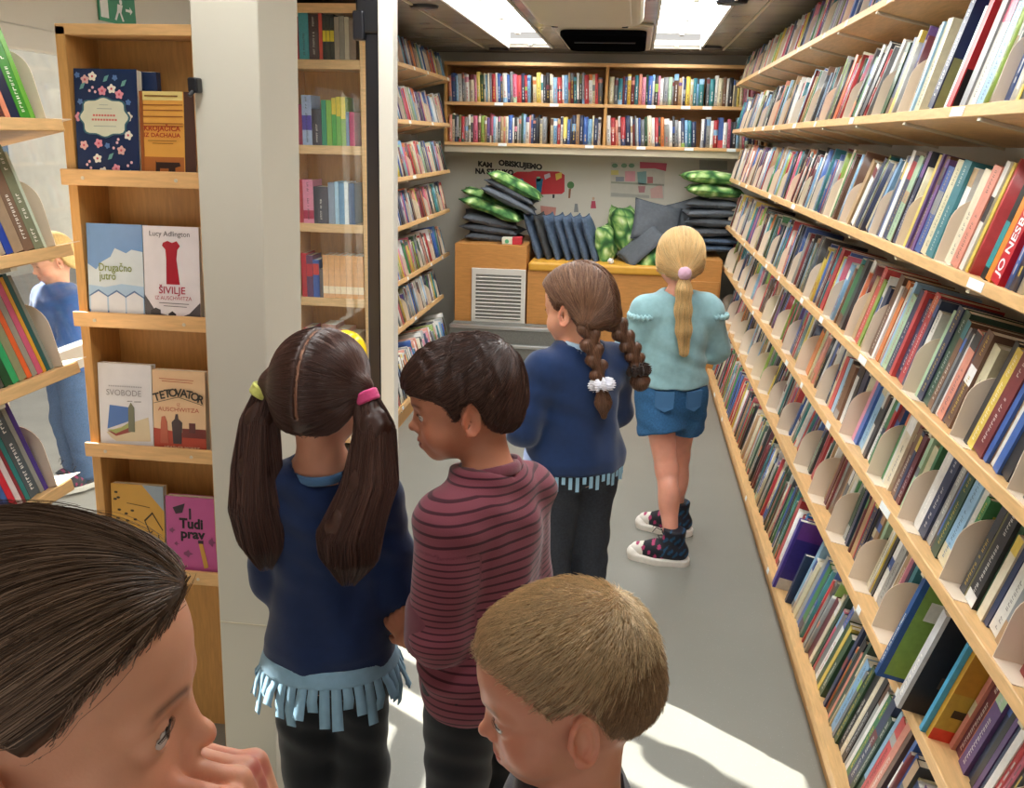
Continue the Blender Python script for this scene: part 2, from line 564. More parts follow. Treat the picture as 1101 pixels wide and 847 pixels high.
def build_case(rows, name, label, cat, bottom_kick=None, br_step=0.98, ratio_label=0.42):
    t = empty(name, tuple(rows[0].O), label, cat)
    off = -np.array(rows[0].O)
    for ri, r in enumerate(rows):
        f = lambda q, r=r: r.p(*q) + off
        MB().box((0, 0, -0.024), (r.len, r.depth, 0), fr=f).build('shelf', M['woody'], t, bevel=0.0015, seg=1)
        u = 0.3 if ri % 2 else 0.22
        while u < r.len:
            MB().box((u, 0.004, -0.031), (u + 0.018, r.depth, -0.0245), fr=f).build('bracket', M['plastic'], t)
            u += br_step / 2
        u = random.uniform(0.15, 0.4)
        while u < r.len - 0.1:
            if random.random() < ratio_label * 1.3:
                w_ = random.choice((0.05, 0.075, 0.03))
                MB().box((u, -0.0012, -0.021), (u + w_, -0.0002, -0.003), fr=f).build('shelf_label', M['label'], t)
            u += random.uniform(0.3, 0.7)
    return t, off

t, off = build_case(RIGHT, 'bookcase', 'long beech wall bookcase with seven tilted shelves along the right side', 'bookcase')
MB().box((0.885, 0.55, 0.0), (0.9, 6.36, 2.10), fr=lambda q: np.array(q) + off).build('back_panel', M['white'], t)
MB().box((0.565, 0.55, 0.0), (0.585, 6.0, 0.072), fr=lambda q: np.array(q) + off).build('kickboard', M['woodz'], t)
t, off = build_case(LEFT, 'bookcase', 'beech wall bookcase with seven tilted shelves on the far left', 'bookcase')
MB().box((-1.56, 4.42, 0.0), (-1.545, 6.36, 2.10), fr=lambda q: np.array(q) + off).build('back_panel', M['white'], t)
MB().box((-1.225, 4.42, 0.0), (-1.205, 6.15, 0.09), fr=lambda q: np.array(q) + off).build('kickboard', M['woodz'], t)
t, off = build_case(NEAR, 'bookcase', 'open beech bookcase in front of the window at the left edge', 'bookcase', ratio_label=0.0)
for y in (0.80, 1.30, 1.66):
    MB().box((-1.345, y, 0.0), (-1.325, y + 0.025, 1.85), fr=lambda q: np.array(q) + off).build('upright', M['plastic'], t)

for i, r in enumerate(RIGHT):
    hs = [(0.14, 0.168), (0.17, 0.215), (0.18, 0.225), (0.18, 0.225), (0.17, 0.215), (0.18, 0.23), (0.22, 0.29)][i]
    ins = [0.01, 0.012, 0.012, 0.018, 0.03, 0.045, 0.03][i]
    fill_row(r, W_LOW if i == 6 else W_RIGHT, *hs, inset=ins, lean_m=(5, 5, 5, 6, 6, 7, 7)[i], tmin=0.012 if i < 5 else 0.009, tmax=0.042 if i < 5 else 0.030, ends=i < 6, group=(0.16, 0.34) if i < 6 else (0.3, 0.7))
for i, r in enumerate(LEFT):
    hs = [(0.13, 0.16), (0.16, 0.2), (0.16, 0.2), (0.16, 0.2), (0.16, 0.21), (0.16, 0.2), (0.2, 0.27)][i]
    fill_row(r, W_LEFT, *hs, inset=0.012, lean_m=4, ends=i < 6, tmin=0.008, tmax=0.028)

# near left shelves: the run of books seen at the end of each shelf
def near_run(row, u_end, items, lean, gap_end):
    u = u_end - gap_end
    seq = []
    for (name, hx, t, h) in reversed(items):
        u -= t / math.cos(lean) + 0.001
        seq.append((u, name, hx, t, h))
    for (u_, name, hx, t, h) in reversed(seq):
        dark = sum(lin(hx)) / 3 < 0.22
        add_book(row, u_, t, h, h * 0.66, 0.02, lean, lin(hx), name, None, lin('f2efe6') if dark else lin('3a3a3a'), force=True)
    row.ends.append((u_end - 0.045, 0.14))
    while u > 0.05:
        n, c = pick_col(W_LEFT)
        t = random.uniform(0.012, 0.03)
        u -= t / math.cos(lean) + 0.002
        add_book(row, u, t, random.uniform(0.17, 0.2), 0.13, 0.02, lean, c, n, None, lin('e8e4da') if sum(c) / 3 < 0.22 else lin('33333a'))
near_run(NEAR[0], NEAR[0].len, [('salmon', 'dc8a6a', .014, .17), ('navy', '1c2440', .026, .2), ('green', '3c8c2c', .03, .205), ('lime green', '6cab3c', .014, .20)], math.radians(7), 0.05)
near_run(NEAR[1], NEAR[1].len, [('blue', '2444a0', .02, .15), ('tan', 'a28a70', .03, .2), ('brown', '7c6250', .03, .195), ('olive', '7c8268', .028, .2), ('pale green', 'c9d4c0', .008, .19)], math.radians(8), 0.048)
near_run(NEAR[2], NEAR[2].len, [('dark green', '1f4a2c', .022, .17), ('green', '2fa062', .018, .185), ('olive', '8c8a66', .022, .19), ('orange', 'e0602c', .014, .19), ('tan', '9a9284', .016, .195), ('pink', 'd05a78', .016, .2), ('yellow', 'dca02c', .01, .2), ('teal', '1e5a58', .012, .205), ('grey', '8a8c80', .01, .2)], math.radians(10), 0.05)
near_run(NEAR[3], NEAR[3].len, [('black', '202028', .012, .17), ('navy', '26407c', .02, .175), ('blue', '3c5c94', .014, .18), ('red', 'cc2436', .016, .185), ('white', 'd6c8c4', .014, .19), ('dark red', '8a2c34', .008, .19), ('teal', '2c7c78', .012, .195), ('charcoal', '50585c', .03, .19), ('grey', '96948c', .012, .195), ('purple', '4a3484', .012, .205)], math.radians(9), 0.048)

# shelf unit on the back wall: two storeys, two bays
uX0, uX1, uY, uD = -1.33, 0.86, 6.46, 0.30
t = empty('wall_shelf_unit', (uX0, uY, 1.50), 'beech shelf unit with four bays of books across the back wall', 'shelf')
o_ = np.array((uX0, uY, 1.50))
bx = lambda a, b: MB().box(tuple(np.array(a) - o_), tuple(np.array(b) - o_))
bx((uX0, uY, 1.485), (uX1, uY + uD, 1.507)).build('shelf', M['wood'], t, bevel=0.0015, seg=1)
bx((uX0, uY, 1.752), (uX1, uY + uD, 1.774)).build('shelf', M['wood'], t, bevel=0.0015, seg=1)
bx((uX0, uY, 2.012), (uX1, uY + uD, 2.034)).build('top_board', M['wood'], t, bevel=0.0015, seg=1)
for x in (uX0, -0.232, uX1 - 0.02):
    bx((x, uY + 0.003, 1.507), (x + 0.02, uY + uD, 2.012)).build('upright', M['woodz'], t, bevel=0.0015, seg=1)
bx((uX0, uY + uD - 0.02, 1.485), (uX1, uY + uD, 2.034)).build('back_panel', M['orangewood'], t)
bx((uX0, uY + 0.02, 1.44), (uX1, uY + 0.05, 1.4845)).build('support_rail', M['plastic'], t)
for x, z in ((-0.98, 1.7525), (-0.6, 1.7525), (0.05, 1.7525), (0.28, 1.7525), (0.42, 1.7525), (-0.95, 1.4855), (-0.35, 1.4855), (0.0, 1.4855), (0.32, 1.4855), (0.6, 1.4855)):
    MB().box(tuple(np.array((x, uY - 0.0012, z)) - o_), tuple(np.array((x + 0.06, uY - 0.0002, z + 0.02)) - o_)).build('shelf_label', M['label'], t)
BACK = []
for nm, z in (('upper', 1.774), ('lower', 1.507)):
    for bay, x0, x1 in (('left', uX0 + 0.03, -0.24), ('right', -0.205, uX1 - 0.03)):
        r = Row('B' + nm + bay, '%s %s bay of the back shelves' % (nm, bay), (x0, uY, z), (1, 0, 0), (0, 1, 0), (0, 0, 1), x1 - x0, 0.24, 0.26)
        fill_row(r, W_BACK, 0.165, 0.2, inset=0.02, lean_m=1, lean_s=1.0, tmin=0.011, tmax=0.03, ends=False, group=(0.5, 0.9))
        BACK.append(r)

# ------------------------------------------------------------------ glazed cabinet behind the door
cx0, cx1, cy, cz0, cz1 = -1.60, -1.205, 4.20, 0.0, 2.10
cab = empty('display_cabinet', (cx0, cy, 0), 'pale beech cabinet with books behind glass between pillar and black door edge', 'cabinet')
c_ = np.array((cx0, cy, 0))
cb = lambda a, b: MB().box(tuple(np.array(a) - c_), tuple(np.array(b) - c_))
cb((cx0, cy, 0), (cx0 + 0.02, cy + 0.21, cz1)).build('side_panel', M['pale_wood'], cab)
cb((cx1 - 0.045, cy, 0), (cx1, cy + 0.21, cz1)).build('side_panel', M['pale_wood'], cab, bevel=0.002)
cb((cx0, cy + 0.195, 0), (cx1 - 0.045, cy + 0.21, cz1)).build('back_panel', M['woodz'], cab)
CABZ = [1.825, 1.452, 1.095, 0.742, 0.39, 0.05]
for z in CABZ:
    cb((cx0 + 0.02, cy + 0.001, z), (cx1 - 0.045, cy + 0.195, z + 0.04)).build('shelf', M['pale_wood'], cab, bevel=0.002)
cb((cx0 + 0.02, cy + 0.001, 2.06), (cx1 - 0.045, cy + 0.195, cz1)).build('top_board', M['pale_wood'], cab)
cb((cx0 + 0.02, cy - 0.006, 0.09), (cx1 - 0.03, cy - 0.002, 2.06)).build('glass_door', M['glass2'], cab)
CAB = []
for i, z in enumerate(CABZ):
    CAB.append(Row('C%d' % i, ('top', 'second', 'third', 'fourth', 'fifth', 'lowest')[i] + ' shelf of the glazed cabinet', (cx0 + 0.024, cy, z + 0.04), (1, 0, 0), (0, 1, 0), (0, 0, 1), 0.32, 0.3, 0.19))
def cab_run(row, items, lean=0.0):
    u = 0.012
    for (name, hx, t, h, band) in items:
        add_book(row, u, t, h, 0.13, 0.012, 0.0, lin(hx), name, band, lin('e8e4da') if sum(lin(hx)) / 3 < 0.22 else lin('33333a'), force=True)
        u += t + 0.0015
Y_ = lin('e2c832')
cab_run(CAB[0], [('red', 'b83038', .03, .18, None), ('teal', '4ca4b0', .045, .20, None), ('charcoal', '4a3438', .045, .19, None), ('red', 'd24a3a', .016, .2, None), ('black', '2c2c2a', .016, .19, (.4, .25, Y_)), ('dark green', '2c3028', .016, .19, (.4, .25, Y_)), ('charcoal', '33322c', .018, .19, (.4, .25, Y_)), ('tan', 'a09080', .022, .18, None), ('grey', '8c8478', .022, .185, None), ('cream', 'bcae98', .02, .18, None), ('brown', '8a7464', .03, .17, None)])
cab_run(CAB[1], [('dark red', 'a03c58', .03, .18, None), ('light blue', 'a8b8d8', .045, .22, (.3, .3, lin('5a4cae'))), ('charcoal', '3c3440', .045, .16, None), ('teal', '2f9468', .022, .2, None), ('lime green', '84b43c', .024, .2, None), ('green', '4ca43c', .02, .21, (.65, .35, Y_)), ('pale green', '7ab44c', .02, .215, (.6, .4, Y_)), ('yellow', '7ca83c', .022, .215, (.55, .45, Y_)), ('light blue', '5c78a0', .014, .15, None), ('pink', 'c0406c', .024, .15, None)])
cab_run(CAB[2], [('red', 'b83844', .02, .2, None), ('pink', 'e08ca8', .05, .2, (.1, .2, lin('b02c50'))), ('charcoal', '44404c', .07, .17, None), ('grey', '8c98ac', .03, .19, None), ('light blue', 'b0d0e4', .018, .195, None), ('blue', '6c98bc', .026, .19, None), ('white', 'dce4e8', .018, .195, None), ('navy', '4c6488', .028, .19, None)])
cab_run(CAB[3], [('red', 'c02c3c', .024, .21, None), ('purple', '6c4468', .03, .2, (.5, .3, lin('c83440'))), ('blue', '3c5ca8', .03, .18, (.6, .3, lin('d04040'))), ('charcoal', '5c5050', .016, .14, None)] + [('orange', 'e0a468', .0275, .205, (.1, .18, lin('efd7b0'))) for _ in range(7)])
cab_run(CAB[4], [('red', 'b83844', .04, .2, None), ('pink', 'e4a4b4', .05, .16, None), ('brown', 'b07868', .07, .22, (.3, .3, lin('6c3040'))), ('salmon', 'd09c88', .06, .2, None), ('cream', 'e0ccb4', .05, .18, None)])
for k, b in enumerate(CAB[3].books[4:]):
    b['uniform'] = True

# ------------------------------------------------------------------ special large books low on the right
def replace_near(row, y0, y1, items):
    u0, u1 = y0 - row.O[1], y1 - row.O[1]
    for b in list(row.books):
        ur = b['u'] + b['t'] / math.cos(b['lean'])
        if ur + 0.0 > u0 and b['u'] - b['h'] * math.tan(b['lean']) * 0 < u1:
            row.books.remove(b); BK.remove(b)
    row.ends = [e for e in row.ends if not (u0 - 0.01 < e[0] < u1 + 0.01)]
    lean = math.radians(8)
    u = u0
    for it in items:
        it = dict(it)
        t = it.pop('t'); gap = it.pop('gap', 0.0)
        add_book(row, u, t, it.pop('h'), it.pop('dep'), it.pop('inset'), lean, lin(it.pop('hex')), it.pop('name'), it.pop('band', None), lin(it.pop('let', 'f2efe6')), force=True, **it)
        u += t / math.cos(lean) + 0.001 + gap
replace_near(RIGHT[5], 1.63, 1.96, [
    dict(t=.014, h=.235, dep=.18, inset=.01, hex='c99a2c', name='yellow', art='gold', phrase='tall gold picture book with a red foot'),
    dict(t=.012, h=.22, dep=.17, inset=.0, hex='4aa0c8', name='light blue', art=None, gap=.05),
    dict(t=.024, h=.24, dep=.17, inset=-.03, hex='c8c8c8', name='grey', gap=.085, art='dark', phrase='tall picture book with a dark painted cover sticking out'),
    dict(t=.016, h=.265, dep=.22, inset=-.045, hex='24508c', name='blue', gap=.0, art='green', phrase='large green picture book with blue edges sticking out'),
    dict(t=.010, h=.22, dep=.17, inset=.0, hex='dfe3e6', name='white', art=None, let='3a3a3a')])
replace_near(RIGHT[6], 2.80, 3.04, [
    dict(t=.016, h=.19, dep=.15, inset=.02, hex='2c3c58', name='navy', art=None, gap=.075),
    dict(t=.022, h=.27, dep=.20, inset=-.01, hex='4a3c98', name='purple', art='purple', phrase='wide purple book with large white letters'),
    dict(t=.020, h=.27, dep=.18, inset=.02, hex='d0507c', name='pink', art=None),
    dict(t=.018, h=.28, dep=.18, inset=.02, hex='2c90d4', name='light blue', art=None),
    dict(t=.030, h=.26, dep=.18, inset=.02, hex='a02838', name='red', art=None)])
rj = RIGHT[2]
replace_near(rj, 1.655, 1.79, [
    dict(t=.040, h=.215, dep=.14, inset=.008, hex='c41f2c', name='red', title='JO NESBØ', phrase='thick red novel with large white letters up its spine', title_col='f4f1ea'),
    dict(t=.026, h=.21, dep=.14, inset=.01, hex='d8872c', name='orange', art=None),
    dict(t=.022, h=.215, dep=.14, inset=.01, hex='17181c', name='black', art=None, band=(.1, .4, lin('2b8a90')))])
replace_near(RIGHT[1], 2.04, 2.30, [
    dict(t=.028, h=.215, dep=.15, inset=.006, hex='b81f28', name='dark red', art='redcover', phrase='tall red book with a red and black cover tilting out'),
    dict(t=.020, h=.2, dep=.14, inset=.008, hex='cfe0dc', name='pale green', let='3a3a3a', gap=.05),
    dict(t=.034, h=.235, dep=.17, inset=.0, hex='20264c', name='navy', art='night', phrase='tall navy book with a night-blue and gold cover'),
    dict(t=.016, h=.205, dep=.14, inset=.01, hex='b8c8dc', name='light blue', let='3a3a3a')])

# ------------------------------------------------------------------ choose the books that show largest
def book_frame(b):
    r = b['row']
    O = r.p(b['u'], b['inset'], 0.0)
    ph = b['lean']
    ax = math.cos(ph) * r.eu + math.sin(ph) * r.eh        # thickness
    az = -math.sin(ph) * r.eu + math.cos(ph) * r.eh       # height
    return O, ax, r.ed, az

def seen(b):
    O, ax, ay, az = book_frame(b)
    if O[1] < 0.35:
        return 0.0
    q = pj([O, O + b['t'] * ax, O + b['t'] * ax + b['h'] * az, O + b['h'] * az, O + b['dep'] * ay + b['h'] * az])
    if np.isnan(q).any():
        return 0.0
    lo = q.min(0); hi = q.max(0)
    w_ = min(hi[0], 1101) - max(lo[0], 0); h_ = min(hi[1], 847) - max(lo[1], 0)
    if w_ <= 0 or h_ <= 0:
        return 0.0
    fr = (w_ * h_) / max(1e-6, (hi[0] - lo[0]) * (hi[1] - lo[1]))
    x, y = q[:4, 0], q[:4, 1]
    area = 0.5 * abs(np.dot(x, np.roll(y, -1)) - np.dot(y, np.roll(x, -1)))
    return area * fr

def in_view(b):
    return seen(b) > 2.0

for b in BK:
    b['area'] = seen(b)
forced = [b for b in BK if b['force'] and b['area'] > 0]
rest = sorted([b for b in BK if not b['force']], key=lambda b: -b['area'])
N_IND = 290
ind = forced + [b for b in rest[:N_IND - len(forced)] if b['area'] > 0]
ids = set(id(b) for b in ind)
stuff = [b for b in BK if id(b) not in ids and (b['area'] > 0 or b['row'].O[1] + b['u'] > 1.0)]

def glyphs(mb, h0, h1, t, col, y=-0.0004, double=False):
    """small blocks that read as a line of unreadable lettering up a spine"""
    z = h0
    lw = min(0.0085, t * random.uniform(0.3, 0.42))
    x0 = (t - lw) / 2
    while z < h1:
        w_ = random.uniform(0.5, 1.0) * lw * 0.8
        if random.random() < 0.14:
            z += w_; continue
        k = random.random()
        if k < 0.5:
            mb.box((x0, y, z), (x0 + lw, y + 0.0003, z + w_ * 0.35), col); mb.box((x0, y, z + w_ * 0.6), (x0 + lw * 0.9, y + 0.0003, z + w_ * 0.85), col)
        else:
            mb.box((x0, y, z), (x0 + lw, y + 0.0003, z + w_ * 0.3), col); mb.box((x0, y, z), (x0 + lw * 0.3, y + 0.0003, z + w_), col)
        z += w_ + lw * 0.28

def cover_art(mb, b, t):
    """print on the near cover (the side that faces the camera end of the vehicle)"""
    d, h = b['dep'], b['h']
    x0, x1 = -0.0005, -0.0001
    art = b.get('art', 'plain')
    R = lambda y0, y1, z0, z1, hx: mb.box((x0, y0 * d, z0 * h), (x1, y1 * d, z1 * h), lin(hx) if isinstance(hx, str) else hx)
    if art == 'green':
        R(.06, .98, .04, .95, '7ea04a'); mb.box((-.0009, .42 * d, .45 * h), (-.0006, .97 * d, .92 * h), lin('1f5a2c'))
        mb.box((-.0009, .15 * d, .62 * h), (-.0006, .3 * d, .8 * h), lin('e4e4dc'))
    elif art == 'dark':
        R(.05, 1., .0, 1., '2b2628'); mb.box((-.0009, .45 * d, .62 * h), (-.0006, .85 * d, .78 * h), lin('8a6a50')); mb.box((-.0009, .3 * d, .3 * h), (-.0006, .7 * d, .42 * h), lin('6a5040')); mb.box((-.0009, .5 * d, .03 * h), (-.0006, .95 * d, .16 * h), lin('44605c'))
    elif art == 'gold':
        R(.0, 1., .0, .12, 'd8402c'); R(.0, 1., .12, .5, 'b89a3c'); R(.0, 1., .5, .98, 'b8862c'); mb.box((-.0009, .1 * d, .26 * h), (-.0006, .9 * d, .34 * h), lin('3c3420'))
    elif art == 'purple':
        R(.05, 1., .16, .75, '3c3484'); R(.05, 1., .75, 1., '6c3c90'); R(.05, 1., .0, .16, 'c8c0b4')
    elif art == 'night':
        R(.02, 1., .45, 1., '1c2450'); R(.02, 1., .0, .45, '8a8454'); mb.box((-.0009, .35 * d, .1 * h), (-.0006, .6 * d, .38 * h), lin('c9c08a'))
        mb.box((-.0009, .35 * d, .78 * h), (-.0006, .6 * d, .86 * h), lin('c08c3c'))
    elif art == 'redcover':
        R(.02, 1., .36, 1., 'b82c30'); R(.02, 1., .0, .36, '1c1a1c'); mb.box((-.0009, .1 * d, .4 * h), (-.0006, .9 * d, .7 * h), lin('d4443c'))
    elif art == 'plain':
        c2 = pick_col(W_RIGHT, b['name'])[1]
        k = random.random()
        if k < 0.5:
            R(.08, .92, random.uniform(.1, .3), random.uniform(.5, .7), c2)
        if k < 0.85:
            z = random.uniform(.72, .86)
            y = .15
            while y < .8:
                w_ = random.uniform(.04, .09)
                mb.box((-.0009, y * d, z * h), (-.0006, (y + w_) * d, (z + .06) * h), b['let']); y += w_ + .03

def build_book(b):
    O, ax, ay, az = book_frame(b)
    t, h, d = b['t'], b['h'], b['dep']
    k = min(0.0016, t * 0.14)
    c = b['col']
    mb = MB()
    mb.box((0, 0, 0), (t, k, h), c)
    mb.box((0, k, 0), (k, d, h), c)
    mb.box((t - k, k, 0), (t, d, h), c)
    if b['band']:
        z, w_, bc = b['band']
        mb.box((0.0001, -0.0003, z * h + 0.0006), (t - 0.0001, 0.0001, min(1, z + w_) * h - 0.0006), bc)
    if not b.get('uniform'):
        cover_art(mb, b, t)
    o = mb.build('book', M['cover'])
    Mx = Matrix.Identity(4)
    for i in range(3):
        Mx[i][0] = ax[i]; Mx[i][1] = ay[i]; Mx[i][2] = az[i]; Mx[i][3] = O[i]
    if np.dot(np.cross(ax, ay), az) < 0:
        # left-hand rows: mirror the mesh so that the frame stays a rotation
        for i in range(3):
            Mx[i][0] = -ax[i]; Mx[i][3] = O[i] + ax[i] * t
        for v in o.data.vertices:
            v.co.x = t - v.co.x
        o.data.flip_normals()
    o.matrix_world = Mx
    MB().box((k, k, 0.002), (t - k, d - 0.003, h - 0.0025)).build('page_block', M['paper'], o)
    if b.get('title'):
        m_ = M['label']
        text_mesh('spine_lettering', b['title'], t * 0.8, m_, (t * 0.5, 0, h * 0.36), (0, 0, 1), (-1, 0, 0), o, bold=t * 0.015, fit=h * 0.6)
    elif t > 0.008 and b['area'] > 350:
        g = MB()
        glyphs(g, h * random.uniform(.06, .12), h * random.uniform(.5, .66), t, b['let'])
        if random.random() < .5:
            glyphs(g, h * .74, h * .95, t * .98, b['let'])
        g.build('spine_lettering', M['cover'], o)
    if b.get('art') == 'purple':
        text_mesh('cover_lettering', 'DK', .05, M['label'], (0, d * .55, h * .58), (0, -1, 0) if False else (0, 1, 0), (0, 0, 1), o, bold=.0012, lift=-0.0012)
    return o

used_labels = set()
SZ = lambda t: 'thin' if t < 0.014 else ('thick' if t > 0.028 else '')
for r in RIGHT + LEFT + NEAR + BACK + CAB:
    r.books.sort(key=lambda b: b['u'])
def neighbour(b, k):
    L = b['row'].books
    i = L.index(b) + k
    return L[i] if 0 <= i < len(L) else None
def book_label(b):
    n, p = neighbour(b, -1), neighbour(b, 1)
    s = (SZ(b['t']) + ' ' + b['name'] + ' book').strip()
    if b.get('phrase'):
        return b['phrase'] + (', ' + b['row'].phrase)
    if n and p:
        return '%s between %s and %s ones, %s' % (s, n['name'], p['name'], b['row'].phrase)
    if p:
        return '%s first before a %s one, %s' % (s, p['name'], b['row'].phrase)
    if n:
        return '%s last after a %s one, %s' % (s, n['name'], b['row'].phrase)
    return s + ', ' + b['row'].phrase
for b in ind:
    if b.get('uniform'):
        k_ = b['row'].books.index(b) - 4
        b['label'] = ['leftmost', 'second from left', 'third from left', 'middle', 'third from right', 'second from right', 'rightmost'][k_] + ' of seven matching orange patterned volumes in the glazed cabinet'
        continue
    for tries in range(40):
        l = book_label(b)
        if l not in used_labels:
            break
        if tries > 24:
            b['t'] *= 0.93
        for _ in range(1):
            n, p = neighbour(b, -1), neighbour(b, 1)
            if not b['force']:
                nm, c = pick_col(W_RIGHT, b['name'])
                if (n and n['name'] == nm) or (p and p['name'] == nm):
                    continue
                b['name'], b['col'] = nm, c
                b['let'] = lin('f2efe6') if sum(c) / 3 < 0.22 else lin('33333a')
    b['label'] = l
    used_labels.add(l)
for b in ind:                                    # neighbours may have changed colour: settle the labels
    if not b.get('uniform'):
        b['label'] = book_label(b)
from collections import Counter
for _pass in range(6):
    cnt = Counter(b['label'] for b in ind)
    dup = [b for b in ind if cnt[b['label']] > 1 and not b.get('uniform')]
    if not dup:
        break
    seen_l = set()
    for b in dup:
        if b['label'] in seen_l or b['label'] in used_labels and False:
            b['label'] = b['label'].replace('book', random.choice(['novel', 'volume', 'paperback', 'hardback']), 1)
        seen_l.add(b['label'])
for b in ind:
    o = build_book(b)
    grp = 'books on the ' + b['row'].phrase
    tag(o, b['label'], 'book', grp)

def build_stuff(books, name, label):
    V = []; F = []; C = []
    paper = lin('d9d2c0')
    for b in books:
        O, ax, ay, az = book_frame(b)
        t, h, d = b['t'], b['h'], b['dep']
        base = len(V)
        z0, z1 = 0.0, 0.0
        if b['band']:
            z0, w_, bc = b['band']; z1 = min(1.0, z0 + w_)
        zs = [0.0, max(0.001, z0), max(0.002, z1), 1.0] if b['band'] else [0, .3, .6, 1.0]
        for z in zs:
            for (x, y) in ((0, 0), (t, 0), (t, d), (0, d)):
                V.append(O + x * ax + y * ay + z * h * az)
        for k in range(3):
            o0 = base + 4 * k
            for a_, b_ in ((0, 1), (1, 2), (2, 3), (3, 0)):
                F.append((o0 + a_, o0 + b_, o0 + 4 + b_, o0 + 4 + a_))
                cc = b['col']
                if b['band'] and k == 1 and a_ == 0:
                    cc = b['band'][2]
                if a_ == 2:
                    cc = paper
                C.append(cc)
        F.append((base, base + 3, base + 2, base + 1)); C.append(b['col'])
        F.append((base + 12, base + 13, base + 14, base + 15)); C.append(tuple(0.6 * p + 0.4 * q for p, q in zip(paper, b['col'])))
        # a few blocks of print up the spine
        if b['area'] > 60 and t > 0.014:
            nb = random.choice((2, 3, 4))
            z = random.uniform(.1, .2)
            for _ in range(nb):
                w_ = random.uniform(.05, .14)
                base = len(V)
                for (x, zz) in ((.38 * t, z), (.62 * t, z), (.62 * t, z + w_), (.38 * t, z + w_)):
                    V.append(O + x * ax - 0.0006 * ay + zz * h * az)
                F.append((base, base + 1, base + 2, base + 3)); C.append(b['let'])
                z += w_ + .03
    F = np.array(F)
    me = mesh_from(name, np.array(V), F, M['cover'])
    ca = me.color_attributes.new('Col', 'FLOAT_COLOR', 'CORNER')
    arr = np.ones((len(F) * 4, 4), dtype=np.float32)
    arr[:, :3] = np.repeat(np.array(C, dtype=np.float32), 4, axis=0)
    ca.data.foreach_set('color', arr.ravel())
    o = link(name, me)
    return tag(o, label, 'books', kind='stuff')
build_stuff(stuff, 'distant_books', 'rows of many coloured books filling the far parts of all shelves')

# ------------------------------------------------------------------ bookends
def bookend_mesh():
    pts = [(0.0, 0.0)]
    w_, h, r = 0.125, 0.145, 0.06
    for k in range(9):
        a = math.radians(180 - k * 11.25)
        pts.append((r + r * math.cos(a), h - r + r * math.sin(a)))
    for k in range(5):
        a = math.radians(90 - k * 22.5)
        pts.append((w_ - 0.02 + 0.02 * math.cos(a), h - 0.02 + 0.02 * math.sin(a)))
    pts.append((w_, 0.0))
    m = MB()
    m.prism(pts, 0, 0.0, 0.0022)
    m.box((0.0, 0.0, 0.0), (0.085, w_, 0.0016))
    return m
BE = bookend_mesh()
near_be = 0
for r in RIGHT + LEFT + NEAR:
    for (u, hh) in r.ends:
        P = r.p(u, 0.004, 0)
        q = pj([P, r.p(u, .12, .14)])
        if np.isnan(q).any() or q[:, 0].min() > 1115 or q[:, 0].max() < -15 or q[:, 1].min() > 860 or q[:, 1].max() < -15:
            continue
        me_o = BE.build('bookend', M['bookend'], bevel=0.0)
        s = hh / 0.145
        ax, ay, az = r.eu, r.ed, r.eh
        Mx = Matrix.Identity(4)
        flip = np.dot(np.cross(ax, ay), az) < 0
        for i in range(3):
            Mx[i][0] = (-ax[i] if flip else ax[i]) * s; Mx[i][1] = ay[i] * s; Mx[i][2] = az[i] * s; Mx[i][3] = P[i]
        me_o.matrix_world = Mx
        after = next((b for b in r.books if b['u'] > u), None)
        before = next((b for b in reversed(r.books) if b['u'] < u), None)
        if r in NEAR:
            lab = 'beige metal bookend at the far end of the ' + r.phrase
        elif after is not None and before is not None:
            lab = 'beige bookend between a %s and a %s book, %s' % (before['name'], after['name'], r.phrase)
        else:
            lab = 'small beige bookend among the distant books, ' + r.phrase
        if lab in used_labels:
            lab = lab.replace('bookend between', 'bookend, farther one, between').replace('small beige', 'small pale')
        if lab in used_labels:
            lab = lab.replace('beige bookend, farther one,', 'beige bookend, farthest one,')
        used_labels.add(lab)
        tag(me_o, lab, 'bookend', 'bookends on the ' + r.phrase)
# ------------------------------------------------------------------ pillar, door edge and door post
def lean_box(name, m, xt0, xt1, xb0, xb1, y0, y1, z1, parent=None, bevel=0.003):
    mb = MB()
    p = [(xb0, y0, 0), (xb1, y0, 0), (xb1, y1, 0), (xb0, y1, 0), (xt0, y0, z1), (xt1, y0, z1), (xt1, y1, z1), (xt0, y1, z1)]
    mb.poly(p, [(0, 3, 2, 1), (4, 5, 6, 7), (0, 1, 5, 4), (1, 2, 6, 5), (2, 3, 7, 6), (3, 0, 4, 7)])
    return mb.build(name, m, parent, bevel=bevel)
P_ = struct(lean_box('trim_3', M['cream'], -0.845, -0.708, -0.892, -0.768, 1.76, 1.97, ZC))
pb = struct(MB().box((-0.879, 1.7585, 0.47), (-0.753, 1.7605, 0.4725)).build('panel_seam', M['plastic'], P_))
P2 = struct(lean_box('trim_4', M['white'], -0.846, -0.795, -0.864, -0.817, 3.06, 3.12, ZC))
struct(MB().box((-0.95, 3.02, 0.0), (-0.80, 3.20, 0.006)).build('foot_plate', M['white'], P2, bevel=0.002))
t = empty('sliding_door_edge', (-0.905, 3.10, 0), 'tall black rubber-edged door leaf beside the narrow white post', 'door')
lean_box('rubber_edge', M['rubber'], 0.008, 0.058, -0.012, 0.038, -0.02, 0.04, 1.98, t, 0.008)
MB().box((-0.02, -0.03, 1.86), (0.062, 0.05, 2.10)).build('hinge_housing', M['dark'], t, bevel=0.01)
MB().box((-0.028, -0.04, 1.84), (0.01, 0.0, 1.93)).build('catch', M['rubber'], t, bevel=0.006)
p = at(212, 92, Y=1.755)
t = empty('wall_hook', (p[0], 1.745, p[2]), 'small black hook on the edge of the cream pillar', 'hook')
